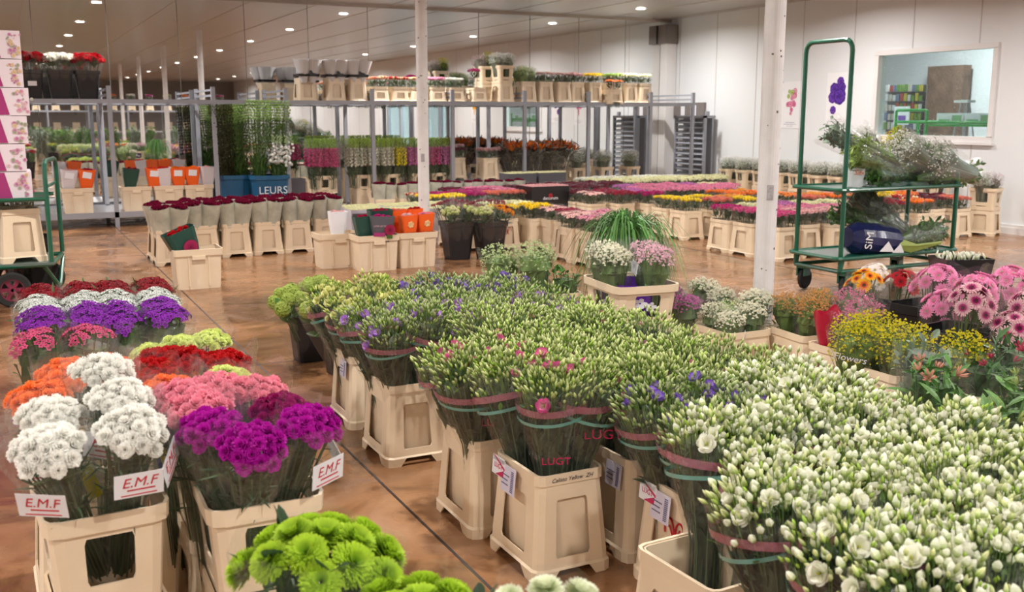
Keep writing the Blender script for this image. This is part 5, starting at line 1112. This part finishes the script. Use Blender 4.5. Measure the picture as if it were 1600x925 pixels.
# under the rack: tubs with wrapped roses, blue barrels, stocks
SN = mat('pale_printed_paper', (.66, .60, .62), .5)
for k, (x, y, z) in enumerate([(.92, 15.98, .205), (1.72, 15.98, .205), (2.18, 15.98, .205), (2.62, 15.98, .205)]):
    tanbox(x, y, z, 'tan tub on the low rack shelf, %s' % ORD[k], 'tubs on the low rack shelf', s=.96)
for k, (x, m, fc, lab) in enumerate([(.80, SN, 'palepink', 'pale wrapped bunch with a white note in the first shelf tub'), (1.04, ORANGE, 'crimson', 'orange wrapped bunch with a white note in the first shelf tub'), (1.64, DGREEN, 'darkred', 'dark wrapped bunch in the second shelf tub'), (1.98, ORANGE, 'red', 'orange wrapped bunch left in the third shelf tub'), (2.14, SN, 'red', 'pale patterned bunch in the third shelf tub'), (2.34, ORANGE, 'orange', 'orange wrapped bunch between third and fourth shelf tubs'), (2.54, ORANGE, 'orange', 'orange wrapped bunch with a white note in the fourth shelf tub'), (2.76, SN, 'palepink', 'pale printed bunch at the right of the shelf tubs')]):
    o = paper_bouquet(x, 15.92, .53, lab, m, .24, .30, 0, (.05, U(-.12, .12)), fc=fc, grp='wrapped bunches on the low shelf')
    if 'note' in lab or k in (3, 5): part('note', geo('note', PAPER, gbox(-.06, -.002, -.04, .06, 0, .05)), o, T(0, -.088, .22, .15, .1))
bl = lambda x, y, s, lab: solo('blue_barrel', bm_mesh(lattice([(0, .17*s, .17*s, .12*s), (.40, .21*s, .21*s, .14*s), (.402, .225*s, .225*s, .15*s), (.44, .225*s, .225*s, .15*s), (.441, .21*s, .21*s, .14*s)], [-1, 1], None, .004, 0), 'blue_barrel', BLUEP), lab, 'barrel', T(x, y, 0, s=(1.35, 1.35, 1.6)))
b1 = bl(3.62, 15.6, 1.0, 'large blue plastic barrel with chalked letters under the rack'); text('LEURS', .16, mat('chalk', (.6, .66, .72), .8), b1, FRONT(0, -.215, .30, 0, -.05) @ T(s=(.74, .62, 1)), 'lettering', .0003)
bl(3.16, 15.85, .82, 'smaller blue plastic barrel left of the lettered one'); 
for k, (x, y, key, s, lab) in enumerate([(3.05, 15.8, 'dark_branch', 1.3, 'bundle of dark branches in the smaller blue barrel'), (3.28, 15.85, 'gladiolus', 1.3, 'green gladiolus bunch between the blue barrels'), (3.48, 15.6, 'gladiolus', 1.35, 'green gladiolus bunch at the left of the lettered barrel'), (3.80, 15.75, 'gladiolus', 1.35, 'green gladiolus bunch at the right of the lettered barrel'), (3.74, 15.45, 'delphinium_white', 1.18, 'white delphinium bunch leaning forward in the lettered barrel')]):
    bouquet(key, x, y, .42, lab, key.split('_')[0]+'_bouquet', None, (.06, U(-.06, .06)), s, 'tall stems in the blue barrels')
st = [['stock_pink', 'stock_pink'], ['stock_white', 'stock_white'], ['stock_white', 'stock_yellow'], ['stock_lilac', 'stock_lilac'], ['stock_pink', 'stock_lilac']]
for k, x in enumerate((4.62, 5.28, 5.78, 6.26, 6.62)):
    crate(x, 16.15, 'tall cream crate of stocks under the rack, %s from the blue barrel' % ORD[k], 'stock crates under the rack', collar=True)
    for r in range(2):
        for q in range(2): bouquet(st[k][q], x-.12+.24*q, 16.02+.22*r, .42, '%s bunch under the rack, %s %s, %s crate' % (noun_of(st[k][q])[0], ['front', 'back'][r], ['left', 'right'][q], ORD[k]), 'stock_bouquet', None, (.02, 0), 1.12, 'stocks under the rack')
o = thing('dark_carton', 'dark low carton between the blue barrel and the stocks', 'box', (4.12, 15.9, 0)); part('body', geo('body', CHAR, gbox(-.12, -.15, .0, .12, .15, .62)), o)
for k, (x, y, key) in enumerate([(7.05, 16.3, 'rose_darkred'), (7.5, 15.95, 'rose_palepink'), (7.95, 16.3, 'rose_palepink')]):
    crate(x, y, 'cream crate of roses on the table below the rack, %s' % ORD[k], 'crates below the rack', z=.50); fill(key, x, y, .50+.36, '%s crate on the low table below rack' % ORD[k], 'roses below the rack')
o = thing('low_table', 'low grey table under the rack carrying three rose crates', 'table', (7.5, 16.15, 0)); part('table_top', geo('table_top', GREY, gbox(-.7, -.45, .45, .7, .40, .49)), o)
for sx in (-.66, .66):
    for sy in (-.4, .36): part('leg', geo('leg', GREY, gbox(-.02, -.02, 0, .02, .02, .45)), o, T(sx, sy, 0))
for k, (x, y) in enumerate([(8.45, 15.9), (8.85, 15.95), (8.08, 16.0)]):
    crate(x, y, 'collared cream crate of dark orange tropical flowers, %s' % ORD[k], 'tropical flower crates', collar=True)
    for p, dx, dy in POS4: bouquet('tropical' if (p != 'back left') else 'protea_dark', x+dx, y+dy, .44, 'orange tropical flower bunch, %s of %s collared crate' % (p, ORD[k]), 'tropical_bouquet', None, (-dy*1.5, dx*2), 1.12, 'tropical flowers under the rack')
for k, x in enumerate((9.6, 10.2, 10.8)):
    crate(x, 16.5, 'collared cream crate of gypsophila before the mirror under the rack, %s' % ORD[k], 'gypsophila crates under the rack', collar=True)
    bouquet('gyp', x, 16.5, .40, 'white gypsophila bunch before the mirror under the rack, %s' % ORD[k], 'gypsophila_bouquet', None, (0, 0), 1.2, 'gypsophila under the rack')
# louvred heater unit in the corner
lv = thing('louvred_unit', 'grey louvred ventilation unit standing in the mirror corner', 'radiator', (XW-.22, 16.2, .0))
part('frame', geo('frame', GREY, gbox(-.10, -.48, .1, -.04, -.44, 1.6), gbox(-.10, .44, .1, -.04, .48, 1.6), gbox(-.10, -.48, 1.55, .16, .48, 1.6), gbox(.10, -.46, .1, .14, .46, 1.56), gbox(-.10, -.48, 0, .16, .48, .1), gbox(-.02, -.45, 1.6, .04, -.38, 1.68)), lv)
part('louvres', geo('louvres', GREY, *[(gbox(-.05, -.44, -.005, .05, .44, .005), T(-.05, 0, .18+.10*k, 0, -.6, 0)) for k in range(14)]), lv)
bk = thing('wall_bracket', 'brown wall bracket plate above the louvred unit in the corner', 'bracket', (XW-.02, 16.6, 1.55)); part('plate', geo('plate', mat('taupe_box', (.2, .17, .16), .5), gbox(-.03, -.5, 0, .02, .5, .3)), bk); part('strut', geo('strut', PAPER, gbox(-.035, -.25, .03, -.031, -.12, .25), gbox(-.035, .12, .03, -.031, .25, .25)), bk)

# ------------------------------------------------------------------ left trolley with flat cartons
tr = thing('hand_trolley', 'green steel trolley with dark red spoked wheels carrying cartons', 'trolley', (0, 9.6, 0))
part('frame', geo('frame', GREENM, tube([(.30, -.15, .36), (.30, -.15, 1.22), (.42, .55, 1.22), (.42, .55, .36)], .02, 8, fillet=.12), tube([(.30, -.12, 1.0), (.40, .5, 1.0)], .014), tube([(-.9, -.2, .34), (.30, -.15, .34), (.42, .55, .34), (-.9, .6, .34)], .02, 8, fillet=.05, closed=True), tube([(.24, -.1, .32), (.36, .1, .10), (.42, .5, .32)], .018, 8, fillet=.06)), tr)
part('deck', geo('deck', mat('grey_green_deck', (.10, .14, .12), .5), gbox(-.9, -.18, .34, .32, .55, .36)), tr)
part('upper_shelf', geo('upper_shelf', GREENM, tube([(-.9, -.15, .90), (.30, -.15, .90)], .018), tube([(-.9, .5, .90), (.38, .5, .90)], .018), gbox(-.9, -.15, .895, .30, .5, .905)), tr)
part('axle', geo('axle', DKGREY, tube([(-.02, -.25, .15), (-.02, .6, .15)], .015), tube([(-.02, .2, .15), (-.02, .2, .34)], .02)), tr)
part('front_caster', geo('front_caster', RUBBER, (lathe([(.02, -.03), (.13, -.03), (.145, 0), (.13, .03), (.02, .03)], 24), T(.28, .45, .145, PI/2))), tr)
for nm, y in (('near', -.22), ('far', .6)):
    wl = part('wheel', geo('wheel', RUBBER, (lathe([(.095, -.03), (.135, -.032), (.15, 0), (.135, .032), (.095, .03), (.095, -.03)], 28, cap=False), T(0, 0, 0, PI/2))), tr, T(-.02, y, .15))
    part('rim', geo('rim', mat('dark_red_rim', (.20, .02, .05), .45), (lathe([(.085, -.02), (.097, -.02), (.097, .02), (.085, .02), (.085, -.02)], 24, cap=False), T(0, 0, 0, PI/2)), (lathe([(.001, -.03), (.03, -.03), (.03, .03), (.001, .03)], 14), T(0, 0, 0, PI/2)), *[(gbox(.02, -.012, -.016, .09, .012, .016), T(0, 0, 0, 0, k*PI/3, 0)) for k in range(6)]), wl)
c = crate(.06, 9.72, 'big cream crate standing on the left trolley deck', None, z=.36, rz=.18); c.scale = (1.18, 1.18, 1.2)
for k in range(6):
    dx = [.0, -.03, .0, .03, .0, .0][k]; z = .905+.232*k + (0.0)
    o = thing('flower_carton', 'flat white and magenta flower print carton on the trolley, %s from the top' % ORD[5-k], 'carton', (-.02+dx, 9.72, z), 0, 'stacked cartons on the left trolley')
    part('box', geo('box', mat('carton_pink', (.78, .68, .72), .5), gbox(-.5, -.2, 0, .22, .3, .226)), o)
    part('magenta_side', geo('magenta_side', PINKINK, ([(-.5, -.203, .005), (.065, -.203, .005), (.015, -.203, .222), (-.5, -.203, .222)], [(0, 1, 2, 3)], W3)), o)
    fp = MB(); rr = random.Random(k)
    for q in range(26): cc = rr.choice([(.7, .2, .35), (.55, .1, .3), (.75, .5, .2), (.8, .45, .5), (.3, .3, .15)]); r = rr.uniform(.008, .03); fp.add(lathe([(.001, 0, np.array(cc)), (r*.7, 0, np.array(cc)*.5+.42)], 7, cap=False), T(.155+rr.gauss(0, .026), -.2025-.0002*q, rr.uniform(.02, .20), PI/2, 0, 0))
    part('flower_print', fp.mesh('flower_print', m=PETAL), o)
bucket(.14, 10.35, 'dark red bucket of pink chrysanthemums behind the left trolley', None, s=1.3); fill('mum_magenta', .05, 10.3, .62, 'bucket behind the left trolley', 'magenta bunches behind the trolley', POS4, 1.5)


# ------------------------------------------------------------------ green flower trolley, right
gt = thing('flower_trolley', 'green steel flower trolley with a tall curved end frame and two shelves', 'trolley', (6.52, 7.12, 0), 0)
LX, WY = 1.30, .56
def post(x, y0, y1, ztop, fil=.10): return tube([(x, y0, .24), (x, y0, ztop), (x, y1, ztop), (x, y1, .24)], .021, 10, fillet=fil)
part('end_frame', geo('end_frame', GREENM, post(0, -WY, 0, 2.24)), gt)
part('low_end_frame', geo('low_end_frame', GREENM, post(LX+.1, -WY, 0, 1.12)), gt)
for nm, z in (('upper_shelf', .96), ('lower_shelf', .36)):
    part(nm, geo(nm, GREENM, tube([(-.06, -WY-.04, z), (-.06, .04, z), (LX+.14, .04, z), (LX+.14, -WY-.04, z)], .018, 8, fillet=.07, closed=True), gbox(-.05, -WY, z-.006, LX+.12, .02, z+.004)), gt)
part('base_frame', geo('base_frame', GREENM, tube([(0, -WY, .24), (LX+.1, -WY, .24)], .02), tube([(0, 0, .24), (LX+.1, 0, .24)], .02), tube([(0, -WY, .24), (0, 0, .24)], .02), tube([(LX+.1, -WY, .24), (LX+.1, 0, .24)], .02), tube([(0, -WY, .24), (.03, -WY, .36)], .02), tube([(0, 0, .24), (.03, 0, .36)], .02)), gt)
for x in (.08, LX-.02):
    for y in (-WY+.02, -.02):
        cs = part('caster', geo('caster', GREENM, gbox(-.05, -.045, .13, .05, -.03, .24), gbox(-.05, .03, .13, .05, .045, .24), gbox(-.05, -.045, .20, .05, .045, .24)), gt, T(x, y, 0, 0, 0, .3))
        part('wheel', geo('wheel', RUBBER, (lathe([(.02, -.026), (.085, -.026), (.10, -.012), (.10, .012), (.085, .026), (.02, .026)], 22), T(.03, 0, .101, PI/2))), cs)
X0, Y0 = 6.62, 7.12
def lying(key, x, y, z, az, el, lab, noun, s=1.0, grp='bunches lying on the green trolley'):
    o = bpy.data.objects.new(noun, None); C.objects.link(o); o.location = (x, y, z); o.scale = (s,)*3
    d = Vector((math.cos(az)*math.cos(el), math.sin(az)*math.cos(el), math.sin(el))); o.rotation_euler = d.to_track_quat('Z', 'Y').to_euler(); tag(o, lab, 'bouquet', grp)
    for nm, me, M, kd in recipe(key, R0.randrange(3)): part(nm, me, o, M, kind=kd)
for a in [('kale', 7.30, 6.70, 1.10, PI*.98, .25, 'small leafed green bunch lying with stems to the right, on top shelf', 'foliage_bouquet', 1.15), ('ruscus', 7.55, 6.75, 1.04, PI*1.02, .10, 'dark green ruscus bunch lying low on the top shelf', 'foliage_bouquet', 1.1), ('ruscus', 7.05, 6.8, 1.05, .12, .08, 'leafy bunch lying across the middle of the top shelf', 'foliage_bouquet', 1.0), ('eucalyptus', 7.35, 6.95, 1.16, PI*.8, .55, 'silver green eucalyptus bunch heaped at the back', 'eucalyptus_bouquet', 1.1),
          ('gyp', 7.95, 6.72, 1.06, PI*.9, .42, 'grey gypsophila bunch with long stems pointing right', 'gypsophila_bouquet', 1.35), ('gyp', 8.12, 6.80, 1.04, PI*.93, .34, 'long stemmed gypsophila bunch at the right end of the trolley', 'gypsophila_bouquet', 1.5), ('goldenrod', 7.62, 6.68, 1.06, PI*.70, .85, 'upright wrapped bunch with yellow tips on the trolley', 'goldenrod_bouquet', 1.05), ('lily_green', 7.45, 6.62, 1.03, .1, .12, 'green bunch lying low at the front of the shelf', 'foliage_bouquet', .9),
          ('gyp', 7.75, 6.60, 1.08, PI*.88, .48, 'frothy grey white gypsophila bunch in crackling film at the front', 'gypsophila_bouquet', 1.25), ('gyp', 7.55, 6.95, 1.12, PI*.8, .6, 'gypsophila bunch standing highest at the back of the top shelf', 'gypsophila_bouquet', 1.15), ('gyp', 8.20, 6.60, 1.05, PI*.95, .28, 'gypsophila bunch whose stems overhang the right end', 'gypsophila_bouquet', 1.45), ('ruscus', 7.75, 6.62, 1.02, .1, .08, 'bright leafy bunch along the front edge of the top shelf', 'foliage_bouquet', 1.0), ('lily_green', 7.15, 6.70, 1.10, PI*.05, .12, 'leafy green bunch behind the white wrapped ones', 'foliage_bouquet', 1.0), ('kale', 7.45, 6.70, 1.12, PI*.95, .35, 'pale green budded bunch pointing left over the white wraps', 'foliage_bouquet', 1.25),
          ('eucalyptus', 7.55, 6.62, .44, PI*.68, .62, 'large crumpled film cone of foliage on the lower shelf', 'foliage_bouquet', 1.45), ('ruscus', 7.20, 6.60, .46, .2, .12, 'leafy dark bunch low beside the navy sack', 'foliage_bouquet', 1.1), ('ruscus', 7.35, 6.72, .52, PI*.75, .35, 'broad leaf bunch leaning left on the lower shelf', 'foliage_bouquet', 1.1), ('eucalyptus', 7.45, 6.70, .46, PI*.6, .75, 'clear wrapped grey foliage cone on the lower shelf', 'foliage_bouquet', 1.15), ('eucalyptus', 7.65, 6.75, .46, PI*.65, .5, 'second clear wrapped foliage bunch on the lower shelf', 'foliage_bouquet', 1.0), ('ruscus', 7.45, 6.72, .44, .05, .15, 'dark leafy bunch on the lower shelf towards the right', 'foliage_bouquet', 1.0), ('lily_green', 7.30, 6.66, .44, .0, .1, 'bright green leafy bunch in the middle of the lower shelf', 'foliage_bouquet', .85)]: lying(*a)
for k, x in enumerate((6.86, 7.05)):
    o = paper_bouquet(x, 6.80, .965, 'white wrapped bunch with orange print on the top shelf, %s one' % ['left', 'right'][k], PAPER, .20, .24, -.2, (0, .05), fc='orange', flowers=5, grp='white wrapped bunches on the trolley')
    text('Sabi' if k == 0 else 'Fa', .06, ORANGE, o, FRONT(0, -.07, .13, 0, -.13), 'lettering', .0003, .3)
o = thing('printed_sack', 'dark navy printed sack with white letters lying on the lower shelf', 'bag', (6.76, 6.74, .365), -.15, lean=(0, .12))
part('sack', geo('sack', mat('navy_film', (.015, .02, .09), .25, .6, vary=.3, scale=8, bump=.6), (lathe([(.10, 0), (.16, .08), (.17, .3), (.15, .5), (.08, .58)], 14), T(-.02, 0, .15, 0, PI/2, 0, (.9, 1, 1)))), o)
text('SiM', .11, PAPER, o, FRONT(.10, -.172, .15, 0, 0) @ T(rz=PI/2)); part('white_shape', geo('white_shape', PAPER, ([(.22, -.176, .06), (.30, -.176, .16), (.38, -.176, .07)], [(0, 1, 2)], W3), ([(.36, -.172, .06), (.44, -.168, .15), (.50, -.16, .07)], [(0, 1, 2)], W3)), o)
o = thing('celery_stems', 'pale green thick cut stems sticking out of the lower shelf', 'foliage', (7.02, 6.60, .42), 0)
part('stems', geo('stems', mat('pale_stem', (.35, .45, .12), .4), *[tube([(-.25+.02*k, .12, .16), (.10+.02*k, -.03-.01*k, .02), (.30+.02*k, -.10-.012*k, -.04+.008*k)], .014, 6) for k in range(12)]), o)

# ------------------------------------------------------------------ rows behind the viewer, seen in the mirror
PAL = dict(g=['mum_green', 'mum_green', 'mum_yellow', 'mum_green'], o=['rose_orange', 'mum_amber', 'rose_magenta', 'mum_cream'], m=['rose_amber', 'rose_palepink', 'rose_orange', 'mum_pink'], w=['mum_cream', 'mum_white', 'mum_green', 'mum_cream'], r=['rose_magenta', 'mum_pink', 'rose_darkred', 'mum_hotpink'])
for k, (x, y, p, n_) in enumerate([(.7, -2.2, 'g', 4), (2.6, -2.4, 'o', 4), (4.9, -.8, 'm', 4), (.8, -5.2, 'w', 4), (2.9, -5.4, 'g', 4), (5.2, -4.4, 'r', 4), (1.2, -9.0, 'o', 4), (3.4, -9.2, 'm', 4), (6.0, -8.6, 'g', 4), (4.9, 1.0, 'g', 3), (7.2, .6, 'o', 3)]):
    ss = (PAL[p]*2)[:n_]
    block(x, y, [ss, ss[::-1]], '%s group behind the viewer' % ORD[k], pos=[('whole top', 0, 0)], s=1.7, dx=.38)

for k, (x, y) in enumerate([(.75, -1.1), (1.45, -1.3), (2.2, -1.2), (.6, -3.6), (1.3, -3.9), (2.1, -3.8), (3.9, -3.6), (5.6, -2.4), (.8, -7.2), (1.9, -7.4), (3.2, -7.2), (4.8, -7.0), (6.4, -6.2)]):
    bucket(x, y, 'black bucket of foliage behind the viewer, %s from the west' % ORD[k], 'foliage buckets behind the viewer', s=1.1)
    for q in range(2): bouquet(['ruscus', 'eucalyptus', 'lily_green'][(k+q) % 3], x-.12+.24*q, y, .1, 'tall foliage bunch behind the viewer, %s side of %s black bucket' % (['west', 'east'][q], ORD[k]), 'foliage_bouquet', None, (0, -.3+.6*q), 1.9, 'foliage behind the viewer')
r2 = thing('storage_rack', 'second grey steel rack far behind the viewer with crates on top', 'rack', (0, -11.0, 0))
for k, x in enumerate(np.arange(.2, 9.5, 1.5)):
    part('front_post', geo('front_post', GREY, gbox(-.03, -.02, 0, .03, .03, 2.02)), r2, T(x, 0, 0)); part('rear_post', geo('rear_post', GREY, gbox(-.03, -.02, 0, .03, .03, 2.02)), r2, T(x, 1.2, 0))
part('beam', geo('beam', GREY, gbox(.2, -.02, 1.74, 9.2, .02, 1.80), gbox(.2, 1.18, 1.74, 9.2, 1.22, 1.80), gbox(.2, -.02, .9, 9.2, .02, .95)), r2); part('upper_shelf', geo('upper_shelf', GREY, gbox(.2, 0, 1.78, 9.2, 1.2, 1.80)), r2); part('middle_shelf', geo('middle_shelf', GREY, gbox(.2, 0, .92, 9.2, 1.2, .94)), r2)
for k in range(12):
    x = .6+.72*k
    crate(x, -10.5, 'cream crate on top of the far rack, %s from the west' % ORD[k], 'crates on the far rack', z=1.8); fill(['mum_green', 'rose_orange', 'mum_white', 'rose_magenta'][k % 4], x, -10.5, 1.8+.36, '%s crate on the far rack' % ORD[k], 'bunches on the far rack', [('whole top', 0, 0)], 1.7)
    crate(x, -10.5, 'cream crate on the middle shelf of the far rack, %s from the west' % ORD[k], 'crates on the far rack', z=.94)
